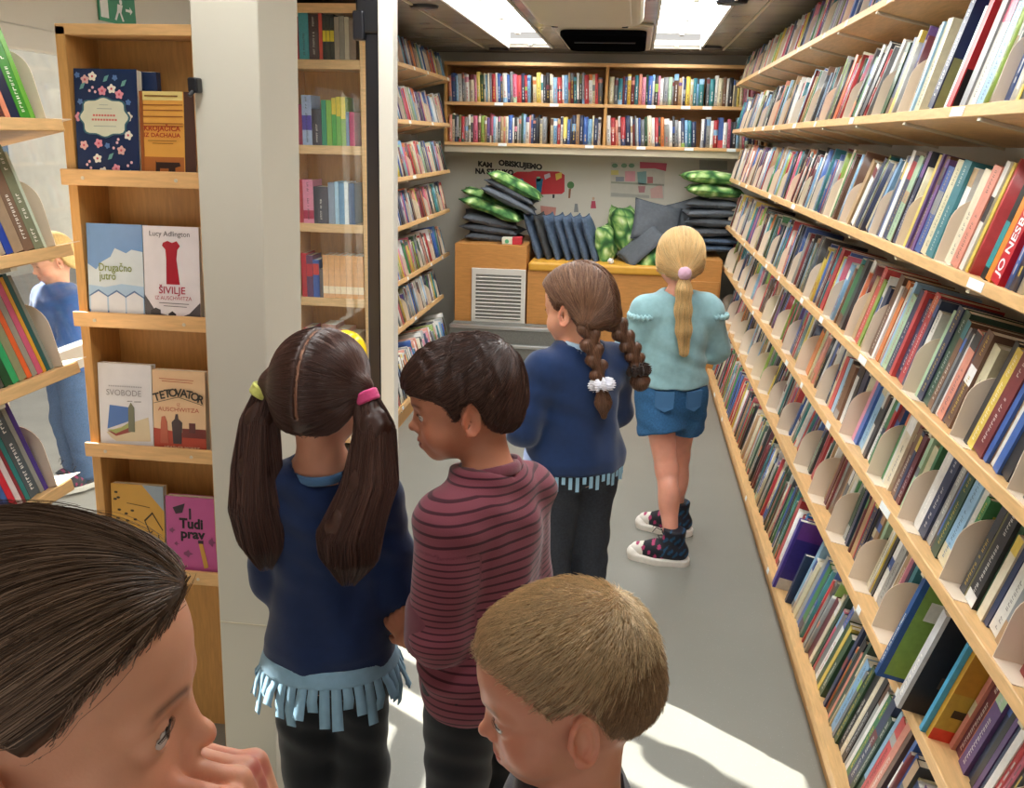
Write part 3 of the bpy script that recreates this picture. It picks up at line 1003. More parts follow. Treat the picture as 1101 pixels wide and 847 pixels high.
MB().box((-0.010, -0.012, -0.014), (0.010, 0.014, 0.014)).build('hook_body', M['dark'], t, bevel=0.004)
MB().cyl((0, -0.01, -0.012), (-0.004, -0.018, -0.02), 0.004).build('hook_tip', M['dark'], t)

# glazed door in the left wall, where the low sun comes in
d = MB()
for y, w_ in ((2.95, 0.10), (3.24, 0.03), (3.80, 0.04)):
    d.box((XL - 0.035, y, 0.02), (XL + 0.005, y + w_, 1.80))
d.box((XL - 0.035, 2.95, 0.02), (XL + 0.005, 3.84, 0.52))
d.box((XL - 0.035, 2.95, 1.77), (XL + 0.005, 3.84, 1.80))
dr = struct(d.build('door_1', M['white']))
struct(MB().box((XL - 0.02, 2.95, 0.5), (XL - 0.016, 3.83, 1.78)).build('door_pane', M['glass'], dr))

# ------------------------------------------------------------------ face-out display stand with four ledges
DX0, DX1, DY = -1.222, -0.90, 1.90
t = empty('book_display_stand', (DX0, DY, 0), 'beech display stand with angled ledges holding books face out, left of the pillar', 'stand')
o_ = np.array((DX0, DY, 0))
bx = lambda a, b: MB().box(tuple(np.array(a) - o_), tuple(np.array(b) - o_))
SK = lambda z: -0.022 * (1.75 - z)
def skbox(a, b):
    mb = MB()
    (x0, y0, z0), (x1, y1, z1) = a, b
    pts = []
    for z in (z0, z1):
        s_ = SK(z)
        pts += [(x0 + s_, y0, z), (x1 + s_, y0, z), (x1 + s_, y1, z), (x0 + s_, y1, z)]
    return mb.poly([tuple(np.array(q) - o_) for q in pts], [(0, 3, 2, 1), (4, 5, 6, 7), (0, 1, 5, 4), (1, 2, 6, 5), (2, 3, 7, 6), (3, 0, 4, 7)])
skbox((DX0, DY, 0.0), (DX0 + 0.022, DY + 0.14, 1.752)).build('side_panel', M['woodz'], t, bevel=0.001, seg=1)
skbox((DX1 - 0.022, DY, 0.0), (DX1, DY + 0.14, 1.752)).build('side_panel', M['woodz'], t, bevel=0.001, seg=1)
skbox((DX0, DY + 0.12, 0.0), (DX1, DY + 0.14, 1.75)).build('back_panel', M['woodz'], t)
bx((DX0, DY, 1.735), (DX1, DY + 0.14, 1.757)).build('top_board', M['wood'], t, bevel=0.001, seg=1)
LED = [1.432, 1.120, 0.808, 0.496]
for z in LED:
    s_ = SK(z)
    g = empty('ledge', (0, 0, 0), None, None)
    g.parent = t
    bx((DX0 - 0.002 + s_, DY - 0.012, z), (DX1 + 0.002 + s_, DY + 0.12, z + 0.012)).build('ledge_board', M['wood'], g)
    bx((DX0 - 0.002 + s_, DY - 0.022, z - 0.004), (DX1 + 0.002 + s_, DY - 0.012, z + 0.030)).build('lip', M['wood'], g, bevel=0.002)
    sc = MB()
    for x in (DX0 + 0.05, DX1 - 0.06):
        sc.cyl(tuple(np.array((x + s_, DY - 0.0235, z + 0.012)) - o_), tuple(np.array((x + s_, DY - 0.022, z + 0.012)) - o_), 0.004, n=10)
    sc.build('screw', M['plastic'], g)
MB().cyl((0.05, -0.0, 0), (0.05, -0.003, 0), 0.004).build('wall_plug', M['label'], t).location = (0.02, 0.118, 1.66)

def pm(hx, rough=0.35, name=None):
    k = 'print_' + hx
    if k not in M:
        M[k] = mat(k, hx, rough, var=0.05, scale=25)
    return M[k]

class Cover:
    """a book standing face out: x to the right, z up on the cover, in units of its width and height"""
    def __init__(s, px, label, ledge, w, h, t, col, tilt=0.10, x_off=None, spine=None):
        z = LED[ledge] + 0.0125
        s.w, s.h, s.t = w, h, t
        s.o = MB().box((0, 0, 0), (w, 0.0014, h)).box((0, t - 0.0014, 0), (w, t, h)).box((0, 0.0014, 0), (0.0014, t - 0.0014, h)).build('book', pm(col))
        MB().box((0.0014, 0.0015, 0.001), (w - 0.002, t - 0.0015, h - 0.001)).build('page_block', M['paper'], s.o)
        s.o.location = (px, DY - 0.006, z)
        s.o.rotation_euler = (-tilt, 0, 0)
        tag(s.o, label, 'book', 'books shown face out on the display stand')
        s.k = 0
    def poly(s, pts, hx, name='cover_print'):
        s.k += 1
        y = -0.0004 - 0.0002 * s.k
        n = len(pts)
        P = [(u * s.w, y, v * s.h) for u, v in pts] + [(u * s.w, -0.00005, v * s.h) for u, v in pts]
        m = MB().poly(P, [tuple(range(n))] + [(i, n + i, n + (i + 1) % n, (i + 1) % n) for i in range(n)])
        m.build(name, pm(hx), s.o)
        return s
    def many(s, polys, hx, name='cover_print'):
        s.k += 1
        y = -0.0004 - 0.0002 * s.k
        m = MB()
        for pts in polys:
            n = len(pts)
            m.poly([(u * s.w, y, v * s.h) for u, v in pts], [tuple(range(n))])
        m.build(name, pm(hx), s.o)
        return s
    def rect(s, u0, u1, v0, v1, hx, name='cover_print'):
        return s.poly([(u0, v0), (u1, v0), (u1, v1), (u0, v1)], hx, name)
    def text(s, txt, u, v, size, hx, fit=None, bold=0.0, rot=0.0):
        s.k += 1
        c, q = math.cos(rot), math.sin(rot)
        o = text_mesh('cover_lettering', txt, size, pm(hx), (u * s.w, -0.0005 - 0.0002 * s.k, v * s.h), (c, 0, q), (-q, 0, c), s.o, bold=bold, lift=0.0, fit=fit)
        return s

def disc(u, v, r, n=14, asp=1.0, wob=0.0, a0=0.0):
    return [(u + r * (1 + wob * math.cos(5 * 2 * math.pi * i / n)) * math.cos(2 * math.pi * i / n + a0), v + asp * r * (1 + wob * math.cos(5 * 2 * math.pi * i / n)) * math.sin(2 * math.pi * i / n + a0)) for i in range(n)]

rc = random.Random(3)
# 1 flowered navy book
b = Cover(-1.199, 'navy book with pink and white flowers, top ledge of the display stand', 0, 0.142, 0.226, 0.026, '17294e')
asp = 0.142 / 0.226
fl = {'e4dccb': [], 'd98c98': [], 'c25060': [], '6c9c94': [], '5876a8': []}
spots = [(.30, .93, 'e4dccb'), (.18, .90, 'd9a8a0'), (.45, .80, 'd98c98'), (.6, .82, 'e4dccb'), (.72, .77, 'd98c98'), (.85, .57, 'e4dccb'), (.06, .56, 'd98c98'), (.84, .40, 'e4dccb'), (.36, .32, 'd98c98'), (.72, .26, 'd9a8a0'), (.33, .18, 'e4dccb'), (.63, .09, 'd98c98'), (.42, .06, 'e4dccb'), (.25, .03, 'd98c98'), (.12, .30, 'd9a8a0'), (.86, .70, '5876a8'), (.5, .30, '5876a8'), (.09, .70, '5876a8'), (.66, .92, '5876a8'), (.06, .94, '5876a8'), (.14, .04, '5876a8')]
by = {}
for u, v, hx in spots:
    by.setdefault(hx, []).append(disc(u, v, 0.062 if hx != '5876a8' else 0.04, 25, asp, 0.18, u * 9))
for hx, L in by.items():
    b.many(L, hx)
b.many([disc(u, v, .018, 10, asp) for u, v, hx in spots if hx != '5876a8'], 'c25060')
b.many([disc(*q, .022, 8, asp) for q in [(.3, .83), (.25, .80), (.34, .79), (.16, .12), (.22, .09), (.2, .15), (.88, .15), (.82, .12), (.66, .33), (.6, .28), (.68, .36)]], 'e4b8bc')
b.many([[(u - .05, v - .03), (u + .01, v - .02), (u + .05, v + .035), (u - .02, v + .02)] for u, v in [(.14, .84), (.52, .91), (.8, .87), (.55, .2), (.82, .05), (.2, .45)]], '6c9c94')
pl = []
for i in range(48):
    a = 2 * math.pi * i / 48
    r = 1 + 0.07 * math.cos(8 * a)
    e = 2.6
    ca, sa = math.cos(a), math.sin(a)
    q = (abs(ca) ** e + abs(sa) ** e) ** (-1 / e)
    pl.append((.47 + .36 * r * q * ca, .56 + .165 * r * q * sa))
b.poly([(.47 + (u - .47) * 1.08, .56 + (v - .56) * 1.08) for u, v in pl], '3f6672')
b.poly(pl, 'cfcdb4', 'title_panel')
b.many([[(x, v), (x + .035, v), (x + .035, v + .018), (x, v + .018)] for v, x0, n_ in ((.568, .29, 8), (.528, .27, 9)) for x in [x0 + .046 * k for k in range(n_)]], 'c86a60')
b.many([[(.36, .635), (.6, .635), (.6, .64), (.36, .64)], [(.3, .475), (.66, .475), (.66, .48), (.3, .48)], [(.4, .67), (.54, .67), (.54, .674), (.4, .674)]], '7a8a86')
# the books standing behind it
t2 = MB().box((0, 0, 0), (0.16, 0.018, 0.222)).build('book', pm('2c3c60')); t2.location = (-1.196, DY + 0.060, LED[0] + 0.0125)
MB().box((0.001, 0.001, 0.2221), (0.158, 0.017, 0.2226)).build('page_block', M['paper'], t2)
tag(t2, 'slate blue book mostly hidden behind the flowered navy book', 'book', 'books shown face out on the display stand')
# 2 sepia book
b = Cover(-1.052, 'amber book with a brown sewing machine picture, top ledge of the stand', 0, 0.124, 0.182, 0.026, 'd79a45')
b.rect(.80, 1.0, 0, 1, '4a3026').rect(.0, .78, .9, 1, 'd8c27a').rect(.0, .78, .0, .26, 'a5602c').rect(.0, .06, .0, 1., '8a4c24')
b.many([[(.02, v), (.78, v + .006), (.78, v + .016), (.02, v + .01)] for v in (.84, .78, .71, .63, .60)], '8c4a20')
b.poly([(.28, .2), (.70, .2), (.72, .16), (.62, .14), (.62, .03), (.5, .03), (.5, .13), (.34, .13), (.34, .05), (.26, .05), (.27, .22)], '2e1c18', 'sewing_machine')
b.many([disc(.2, .02, .07, 12, .4), disc(.5, .01, .12, 12, .25)], 'e2b070')
b.text('KROJAČICA', .4, .58, .014, 'a3341e', fit=.082, bold=.0004).text('IZ DACHAUA', .4, .505, .012, 'a3341e', fit=.082, bold=.0003)
b.many([[(.14, .44), (.66, .44), (.66, .448), (.14, .448)], [(.22, .41), (.6, .41), (.6, .417), (.22, .417)], [(.1, .94), (.7, .94), (.7, .955), (.1, .955)]], '7a5020')
# 3 beach huts
b = Cover(-1.206, 'blue sky and white beach huts cover, second ledge of the display stand', 1, 0.132, 0.213, 0.024, '6c8fbc')
b.poly([(0, .12), (1, .10), (1, .72), (.8, .74), (.7, .70), (.5, .75), (.42, .66), (.25, .6), (.15, .52), (0, .58)], 'c4ccd0', 'cloud')
b.poly([(0, .1), (1, .08), (1, .36), (.6, .38), (.3, .34), (0, .36)], '9fb8d0')
b.many([[(x, .04), (x + .3, .04), (x + .3, .24), (x + .15, .30), (x, .24)] for x in (.03, .36, .68)], 'cfcfd2', 'beach_huts')
b.many([[(x - .02, .235), (x + .15, .295), (x + .32, .235), (x + .32, .25), (x + .15, .315), (x - .02, .25)] for x in (.03, .36, .68)], '5c7298')
b.rect(0, 1, 0, .045, '6f7f3c')
b.text('Drugačno', .50, .545, .024, '7f8a4a', fit=.078, bold=.0003).text('jutro', .36, .455, .024, '7f8a4a', fit=.040, bold=.0003)
# 4 red dress
b = Cover(-1.072, 'white cover with a red dress, second ledge of the display stand', 1, 0.130, 0.212, 0.024, 'd9d2d4')
b.poly([(0, 0), (1, 0), (1, .22), (.8, .1), (.6, .05), (.2, .1), (0, .28)], '4c484c', 'dark_buildings')
b.many([[(.1, 0), (.28, 0), (.28, .13), (.19, .15), (.1, .12)], [(.42, 0), (.56, 0), (.56, .09), (.49, .12), (.42, .09)]], '2e2a30')
b.poly([(.36, .83), (.44, .85), (.52, .83), (.60, .85), (.66, .80), (.61, .76), (.59, .66), (.64, .40), (.40, .40), (.41, .66), (.40, .76), (.34, .80)], 'a0182c', 'dress')
b.text('Lucy Adlington', .48, .92, .016, '4a4648', fit=.094)
b.text('ŠIVILJE', .5, .335, .022, 'a8384c', fit=.062, bold=.0003).text('IZ AUSCHWITZA', .52, .255, .012, 'a8384c', fit=.086)
b.many([[(.26, .20), (.8, .195), (.8, .203), (.26, .208)], [(.34, .17), (.76, .165), (.76, .172), (.34, .177)]], '6a6468')
# 5 boat
b = Cover(-1.213, 'white paperback with a painted boat, third ledge of the display stand', 2, 0.132, 0.205, 0.020, 'd3d0d0')
b.poly([(.12, .20), (.5, .3), (.92, .40), (.95, .12), (.3, .1), (.2, .14)], 'cdbb98', 'sand')
b.poly([(.14, .24), (.55, .34), (.62, .50), (.2, .52)], '4a6ea8', 'sea')
b.poly([(.14, .22), (.3, .16), (.6, .22), (.56, .32), (.5, .25), (.3, .2)], '8a3c34', 'boat')
b.poly([(.14, .23), (.3, .19), (.56, .27), (.58, .34), (.4, .26), (.25, .235)], '9aa05c')
b.poly([(.54, .22), (.66, .22), (.66, .5), (.60, .56), (.55, .5)], '6c6c54', 'figure')
b.rect(0, 1, 0, .055, '3a6ca8')
b.many([[(x, .735), (x + .03, .735), (x + .03, .75), (x, .75)] for x in [.2 + .042 * k for k in range(15)]], 'a8a4a4')
b.text('SVOBODE', .48, .665, .020, '8f8a88', fit=.086)
b.many([[(.54, .57), (.64, .575), (.64, .582), (.54, .578)], [(.67, .568), (.8, .572), (.8, .58), (.67, .576)]], '5a5654')
# 6 orange and cream
b = Cover(-1.079, 'cream and rust cover with two figures, third ledge of the display stand', 2, 0.128, 0.196, 0.024, 'dcb890')
b.poly([(0, 0), (1, 0), (1, .22), (0, .3)], 'a8402c', 'red_ground')
b.rect(.55, 1, .2, .31, '6c2c28').rect(.68, .8, .26, .38, '5a2c2c')
b.poly([(.12, .12), (.28, .12), (.26, .38), (.22, .45), (.16, .44), (.14, .36)], 'b05840', 'woman_figure')
b.poly([(.37, .12), (.53, .12), (.55, .38), (.48, .42), (.47, .48), (.43, .48), (.41, .42), (.35, .38)], '3c2c30', 'man_figure')
b.rect(0, 1, 0, .08, '8c2c24')
word = 'TETOVATOR'
for i, ch in enumerate(word):
    k = (i - 4) / 4
    b.text(ch, .5 + .42 * k, .735 - .065 * k * k, .026, '3a342c', bold=.0007, rot=-.28 * k)
b.many([[(.03, .6), (.5, .685), (.97, .6), (.97, .607), (.5, .692), (.03, .607)]], '3a342c')
b.text('IZ', .5, .595, .010, 'b04838').text('AUSCHWITZA', .5, .535, .014, 'b04838', fit=.100)
b.text('HEATHER MORRIS', .55, .075, .011, 'e2c8a8', fit=.086)
b.many([[(.15, .9), (.8, .89), (.8, .897), (.15, .907)], [(.2, .87), (.78, .86), (.78, .867), (.2, .877)]], 'b04838')
# 7 yellow drawings
b = Cover(-1.212, 'ochre book with black doodles and a grey corner, lowest ledge of the stand', 3, 0.134, 0.218, 0.020, 'c2913a')
b.poly([(.6, 1), (1, 1), (1, .72)], '8f9ba4', 'grey_corner')
b.many([disc(u, v, .03, 7, .6, .3) for u, v in [(.1, .9), (.08, .82), (.14, .84), (.15, .7), (.28, .66), (.12, .6), (.3, .58), (.4, .7), (.45, .6), (.1, .5), (.25, .45)]], '40300f')
b.many([[(.62, .60), (.78, .70), (.8, .685), (.64, .585)], [(.78, .70), (.98, .50), (.97, .485), (.775, .68)], [(.62, .6), (.72, .44), (.74, .45), (.64, .6)], [(.72, .44), (.78, .47), (.775, .485), (.72, .46)], [(.88, .44), (.9, .44), (.92, .1), (.9, .1)], [(.3, .78), (.74, .745), (.74, .752), (.3, .787)]], '40300f')
# 8 magenta
b = Cover(-1.073, 'magenta book titled Tudi prav, lowest ledge of the display stand', 3, 0.128, 0.196, 0.022, 'b25086')
b.text('Tudi', .50, .66, .034, '1c1418', fit=.060, bold=.0014).text('prav', .52, .53, .032, '1c1418', fit=.062, bold=.0012)
b.poly([(.14, .86), (.38, .92), (.33, .80), (.2, .78)], '33202c', 'flag').poly([(.46, .72), (.5, .72), (.5, .86), (.46, .86)], '33202c')
b.poly([(.74, .1), (.82, .12), (.72, .42), (.64, .42)], 'c08c3c', 'pencil').rect(.63, .73, .42, .46, '33202c')
b.many([disc(.12, .57, .05, 9, .6, .4), disc(.9, .45, .06, 9, .8, .4), disc(.42, .28, .08, 9, .5, .4), disc(.2, .4, .04, 9, .6, .5)], '7a3c60')

# green emergency exit sign on the left wall
pa, pb_ = at(108, 12, X=XL + 0.01), at(148, 28, X=XL + 0.01)
sg = empty('exit_sign', (XL + 0.002, (pa[1] + pb_[1]) / 2, 1.90), 'green exit sign with a white running figure above the display stand', 'sign')
L_ = pb_[1] - pa[1]
MB().box((0, -L_ / 2, -0.045), (0.004, L_ / 2, 0.045)).build('sign_plate', M['green'], sg)
s_ = MB()
s_.box((0.0041, -L_ / 2 + .008, -.035), (0.0046, -L_ / 2 + .05, .035))
s_.cyl((0.0041, 0.02, .02), (.0046, 0.02, .02), .008, n=12)
s_.poly([(0.0046, .0, .012), (.0046, .03, .012), (.0046, .018, -.012), (.0046, -.006, -.012)], [(0, 1, 2, 3)])
s_.poly([(0.0046, -.006, -.01), (.0046, .006, -.01), (.0046, -.012, -.036), (.0046, -.022, -.034)], [(0, 1, 2, 3)])
s_.poly([(0.0046, .008, -.01), (.0046, .018, -.01), (.0046, .032, -.034), (.0046, .022, -.036)], [(0, 1, 2, 3)])
s_.poly([(0.0046, .045, .004), (.0046, .07, .004), (.0046, .07, -.004), (.0046, .045, -.004)], [(0, 1, 2, 3)])
s_.poly([(0.0046, .07, .012), (.0046, .085, 0), (.0046, .07, -.012)], [(0, 1, 2)])
s_.build('pictogram', M['label'], sg)

# ------------------------------------------------------------------ bench with boxes at the back
bn = empty('bench', (-0.68, 6.08, 0), 'beech bench with a mustard vinyl seat pad against the back wall', 'bench')
o_ = np.array((-0.68, 6.08, 0))
bx = lambda a, b: MB().box(tuple(np.array(a) - o_), tuple(np.array(b) - o_))
bx((-0.68, 6.10, 0.0), (0.35, 6.79, 0.685)).build('front_box', M['orangewood'], bn, bevel=0.002)
bx((-0.675, 6.08, 0.685), (0.345, 6.79, 0.745)).build('seat_pad', M['vinyl'], bn, bevel=0.016, seg=3)
bx((-0.16, 6.094, 0.05), (-0.155, 6.0995, 0.67)).build('panel_joint', M['woodz'], bn)
lb_ = empty('storage_box', (-1.33, 6.08, 0), 'tall beech box with a white ventilation grille left of the bench', 'cabinet')
o_ = np.array((-1.33, 6.08, 0))
bx((-1.18, 6.10, 0.0), (-0.69, 6.79, 0.85)).build('body', M['orangewood'], lb_, bevel=0.002)
bx((-1.06, 6.082, 0.32), (-0.69, 6.099, 0.69)).build('grille_frame', M['white'], lb_, bevel=0.003)
g = MB()
for k in range(12):
    z = 0.355 + k * 0.025
    g.poly([tuple(np.array(q) - o_) for q in [(-1.03, 6.074, z), (-0.72, 6.074, z), (-0.72, 6.083, z + .015), (-1.03, 6.083, z + .015), (-1.03, 6.0815, z - .001), (-0.72, 6.0815, z - .001)]], [(0, 1, 2, 3), (0, 4, 5, 1)])
g.build('grille_slat', M['white'], lb_)
bx((-1.03, 6.0775, 0.345), (-0.72, 6.0815, 0.65)).build('grille_shade_sheet', M['carpet'], lb_)  # solid grey sheet standing in for the shade between the slats
rb_ = empty('storage_box', (0.36, 6.08, 0), 'beech box right of the bench under the stacked cushions', 'cabinet')
o_ = np.array((0.36, 6.08, 0))
bx((0.36, 6.10, 0.0), (0.60, 6.79, 0.80)).build('body', M['orangewood'], rb_, bevel=0.002)
bx((0.37, 6.085, 0.06), (0.59, 6.0995, 0.66)).build('door', M['orangewood'], rb_, bevel=0.003)
# platform step with steel nosings
st = empty('platform_step', (-1.18, 5.86, 0), 'grey carpeted two tier platform with silver edge strips below the bench', 'step')
o_ = np.array((-1.18, 5.86, 0))
bx((-1.18, 5.92, 0.0), (-0.30, 6.08, 0.325)).build('upper_tier', M['carpet'], st)
bx((-1.18, 5.86, 0.0), (-0.30, 5.92, 0.215)).build('lower_tier', M['carpet'], st)
bx((-1.18, 5.912, 0.308), (-0.30, 5.95, 0.33)).build('edge_strip', M['steel'], st, bevel=0.003)
bx((-1.18, 5.852, 0.198), (-0.30, 5.89, 0.22)).build('edge_strip', M['steel'], st, bevel=0.003)

# ------------------------------------------------------------------ drawings on the back wall
WY = YB - 0.001
def wp(x, y):
    q = at(x, y, Y=WY - 0.002)
    return np.array((q[0], q[2]))
def wall_poly(pts, m, name, parent, k=1, raw=False):
    P = [(p_[0], WY - 0.0006 * k, p_[1]) for p_ in (pts if raw else [wp(*q) for q in pts])]
    n = len(P)
    P2 = [(a, WY, c) for a, _, c in P]
    o = MB().poly(P + P2, [tuple(range(n))] + [(i, n + i, n + (i + 1) % n, (i + 1) % n) for i in range(n)]).build(name, m, parent)
    return o
rbz = wall_poly([(551, 187), (556, 184.5), (570, 184.5), (574, 183.5), (601, 184.5), (607, 188), (607, 206), (604, 208.5), (577, 209), (553, 200)], pm('c42c34'), 'bus_drawing', None, 1)
tag(rbz, 'red paper cut-out of a bus with stickers on the back wall', 'drawing')
for pts, hx in (([(552, 192), (562, 192), (566, 200), (553, 196)], '2f6a9c'), ([(576, 192), (584, 192), (582, 207), (577, 205)], '1f6c8c'), ([(585, 188), (591, 186), (592, 190), (586, 193)], 'c8b8c4'), ([(597, 187), (604, 185), (604, 191), (598, 194)], 'd8b84c'), ([(560, 197), (567, 197), (567, 202), (561, 202)], 'd8d0dc'), ([(577, 190), (581, 190), (581, 195), (577, 195)], '8cc8a0')):
    wall_poly(pts, pm(hx), 'sticker', rbz, 2)
wall_poly([(594, 209), (596.5, 209), (596, 213), (594, 213)], pm('2a2a2c'), 'wheel', rbz, 2)
tr = wall_poly([(611.5, 203), (614, 203), (613, 213), (611, 213)], pm('8a5a3c'), 'tree_drawing', None, 1)
tag(tr, 'small cut-out tree with a green crown beside the red bus drawing', 'drawing')
c_ = wp(613.5, 199)
wall_poly([(c_[0] + .026 * math.cos(a), c_[1] + .026 * math.sin(a)) for a in np.linspace(0, 6.1, 14)], pm('4c7c44'), 'tree_crown', tr, 2, raw=True)
ti = empty('wall_lettering', (0, WY, 1.3), 'black hand cut letters in two lines on the left of the back wall', 'lettering')
for txt, x0, x1, y0, y1, size in (('KAM', 514, 529, 176, 178, .048), ('OBISKUJEMO', 536, 583, 175, 180, .052), ('NA STANKO', 511, 552, 184, 186, .052)):
    a, b_ = wp(x0, y0), wp(x1, y1)
    c2 = (a + b_) / 2
    o = text_mesh('letters', txt, size, pm('1c1a1c'), (c2[0], WY - 0.001 , c2[1] - 1.3 + 1.3), ((b_[0] - a[0]) / (b_[0] - a[0]), 0, (b_[1] - a[1]) / (b_[0] - a[0])), (0, 0, 1), None, bold=.003, fit=(b_[0] - a[0]), lift=.0006)
    o.parent = ti; o.matrix_parent_inverse = Matrix.Translation((0, -WY, -1.3))
po = wall_poly([(657, 174), (715, 177), (714, 214.5), (656, 212)], pm('c5c2b6'), 'poster_drawing', None, 1)
tag(po, 'pale street scene drawing on the back wall over the leafy cushions', 'drawing')
for pts, hx in (([(657, 183), (665, 183), (665, 188), (657, 188)], 'd8cc7c'), ([(672, 184), (683, 184), (683, 195), (672, 195)], 'd89aa4'), ([(685, 185), (695, 184), (695, 198), (686, 198)], '7aa4a4'), ([(696, 190), (702, 190), (702, 197), (696, 197)], 'b87474'), ([(657, 195), (714, 198), (714, 200), (657, 197)], '9aa090'), ([(686, 200), (694, 200), (693, 207), (687, 207)], 'b07c80'), ([(699, 203), (712, 198), (713, 213), (700, 213)], 'd4aca4'), ([(662, 190), (671, 190), (671, 195), (662, 195)], '8c94a0'), ([(657, 207), (698, 210), (698, 213), (657, 211)], 'a8a8a0')):
    wall_poly(pts, pm(hx), 'painted_shape', po, 2)
for x in (661, 671, 679):
    c2 = wp(x, 178)
    wall_poly([(c2[0] + .022 * math.cos(a), c2[1] + .016 * math.sin(a)) for a in np.linspace(0, 6.0, 10)], pm('6f9478'), 'painted_tree', po, 2, raw=True)
rn = wall_poly([(688, 174), (717, 175.5), (716, 184), (704, 181), (688, 181)], pm('c04a60'), 'paper_note', None, 3)
tag(rn, 'dark pink strip of paper over the top right of the street drawing', 'paper')
gn = wall_poly([(752, 172), (782, 173), (782, 183), (752, 182)], pm('a3a39a'), 'paper_note', None, 1)
tag(gn, 'pale grey paper on the back wall above the right cushion stack', 'paper')
pp = wall_poly([(636, 216), (640, 216), (641, 224), (635, 224)], pm('b8485c'), 'figure_drawing', None, 1)
tag(pp, 'tiny cut-out figure in a red dress alone on the back wall', 'drawing')
c2 = wp(638, 213.5)
wall_poly([(c2[0] + .010 * math.cos(a), c2[1] + .012 * math.sin(a)) for a in np.linspace(0, 6.0, 10)], pm('caa890'), 'head', pp, 2, raw=True)
t_ = wall_poly([(618, 219), (621, 219), (622, 228), (617, 228)], pm('8a8c8c'), 'figure_drawing', None, 1)
tag(t_, 'tiny grey cut-out figure above the row of denim cushions', 'drawing')
t_ = wall_poly([(581, 221), (598, 223), (597, 234), (582, 233)], pm('c88c80'), 'figure_drawing', None, 1)
tag(t_, 'salmon paper shape peeping out over the leaning cushions', 'drawing')

# ------------------------------------------------------------------ outside the windows
gr = MB().box((-14, -6, -0.62), (XL - 0.1, 16, -0.60)).build('ground', mat('paving', 'b0aca4', 0.8, var=0.12, scale=3))
struct(gr)
bd = empty('building', (-9.0, 9, -0.6), 'pale building facade with windows outside, seen past the left shelves', 'building')
MB().box((-0.3, -9, 0), (0, 5, 5.5)).build('wall', mat('render_wall', 'd9d3c6', 0.8, var=0.06), bd)
for k in range(6):
    y = -8 + k * 2.1
    for z in (0.9, 3.3):
        f_ = MB().box((0.0, y, z), (0.03, y + 1.1, z + 1.4)).build('window_frame', M['white'], bd)
        MB().box((0.03, y + .08, z + .08), (0.035, y + 1.02, z + 1.32)).build('pane', mat('dark_pane', '6c8094', 0.15, 0.6), f_)
# ------------------------------------------------------------------ smooth surfaces for figures, clothes, hair, cushions
def smin(a, b, k):
    if k <= 0:
        return np.minimum(a, b)
    h = np.clip(0.5 + 0.5 * (b - a) / k, 0, 1)
    return b * (1 - h) + a * h - k * h * (1 - h)
def smax(a, b, k):
    return -smin(-a, -b, k)
def ell(P, c, r):
    q = P - np.array(c)
    r = np.array(r)
    k0 = np.sqrt(((q / r) ** 2).sum(1)) + 1e-9
    k1 = np.sqrt(((q / r ** 2) ** 2).sum(1)) + 1e-9
    return k0 * (k0 - 1) / k1
def sph(P, c, r):
    return np.sqrt(((P - np.array(c)) ** 2).sum(1)) - r
def cone(P, a, b, ra, rb):
    a = np.array(a, float); b = np.array(b, float)
    d = b - a
    t = np.clip(((P - a) @ d) / max(1e-9, d @ d), 0, 1)
    return np.sqrt(((P - a - t[:, None] * d) ** 2).sum(1)) - (ra + (rb - ra) * t)
def chain(P, pts, rs, k=0.0):
    r = None
    for i in range(len(pts) - 1):
        c_ = cone(P, pts[i], pts[i + 1], rs[i], rs[i + 1])
        r = c_ if r is None else smin(r, c_, k)
    return r
def rotm(yaw, pitch=0.0, roll=0.0):
    """face direction +y: yaw about z, then pitch (up positive), roll towards its own right"""
    y, p, r = (math.radians(v) for v in (yaw, pitch, roll))
    Rz = np.array([[math.cos(y), -math.sin(y), 0], [math.sin(y), math.cos(y), 0], [0, 0, 1]])
    Rx = np.array([[1, 0, 0], [0, math.cos(p), -math.sin(p)], [0, math.sin(p), math.cos(p)]])
    Ry = np.array([[math.cos(r), 0, math.sin(r)], [0, 1, 0], [-math.sin(r), 0, math.cos(r)]])
    return Rz @ Rx @ Ry
def smooth01(x):
    x = np.clip(x, 0, 1)
    return x * x * (3 - 2 * x)

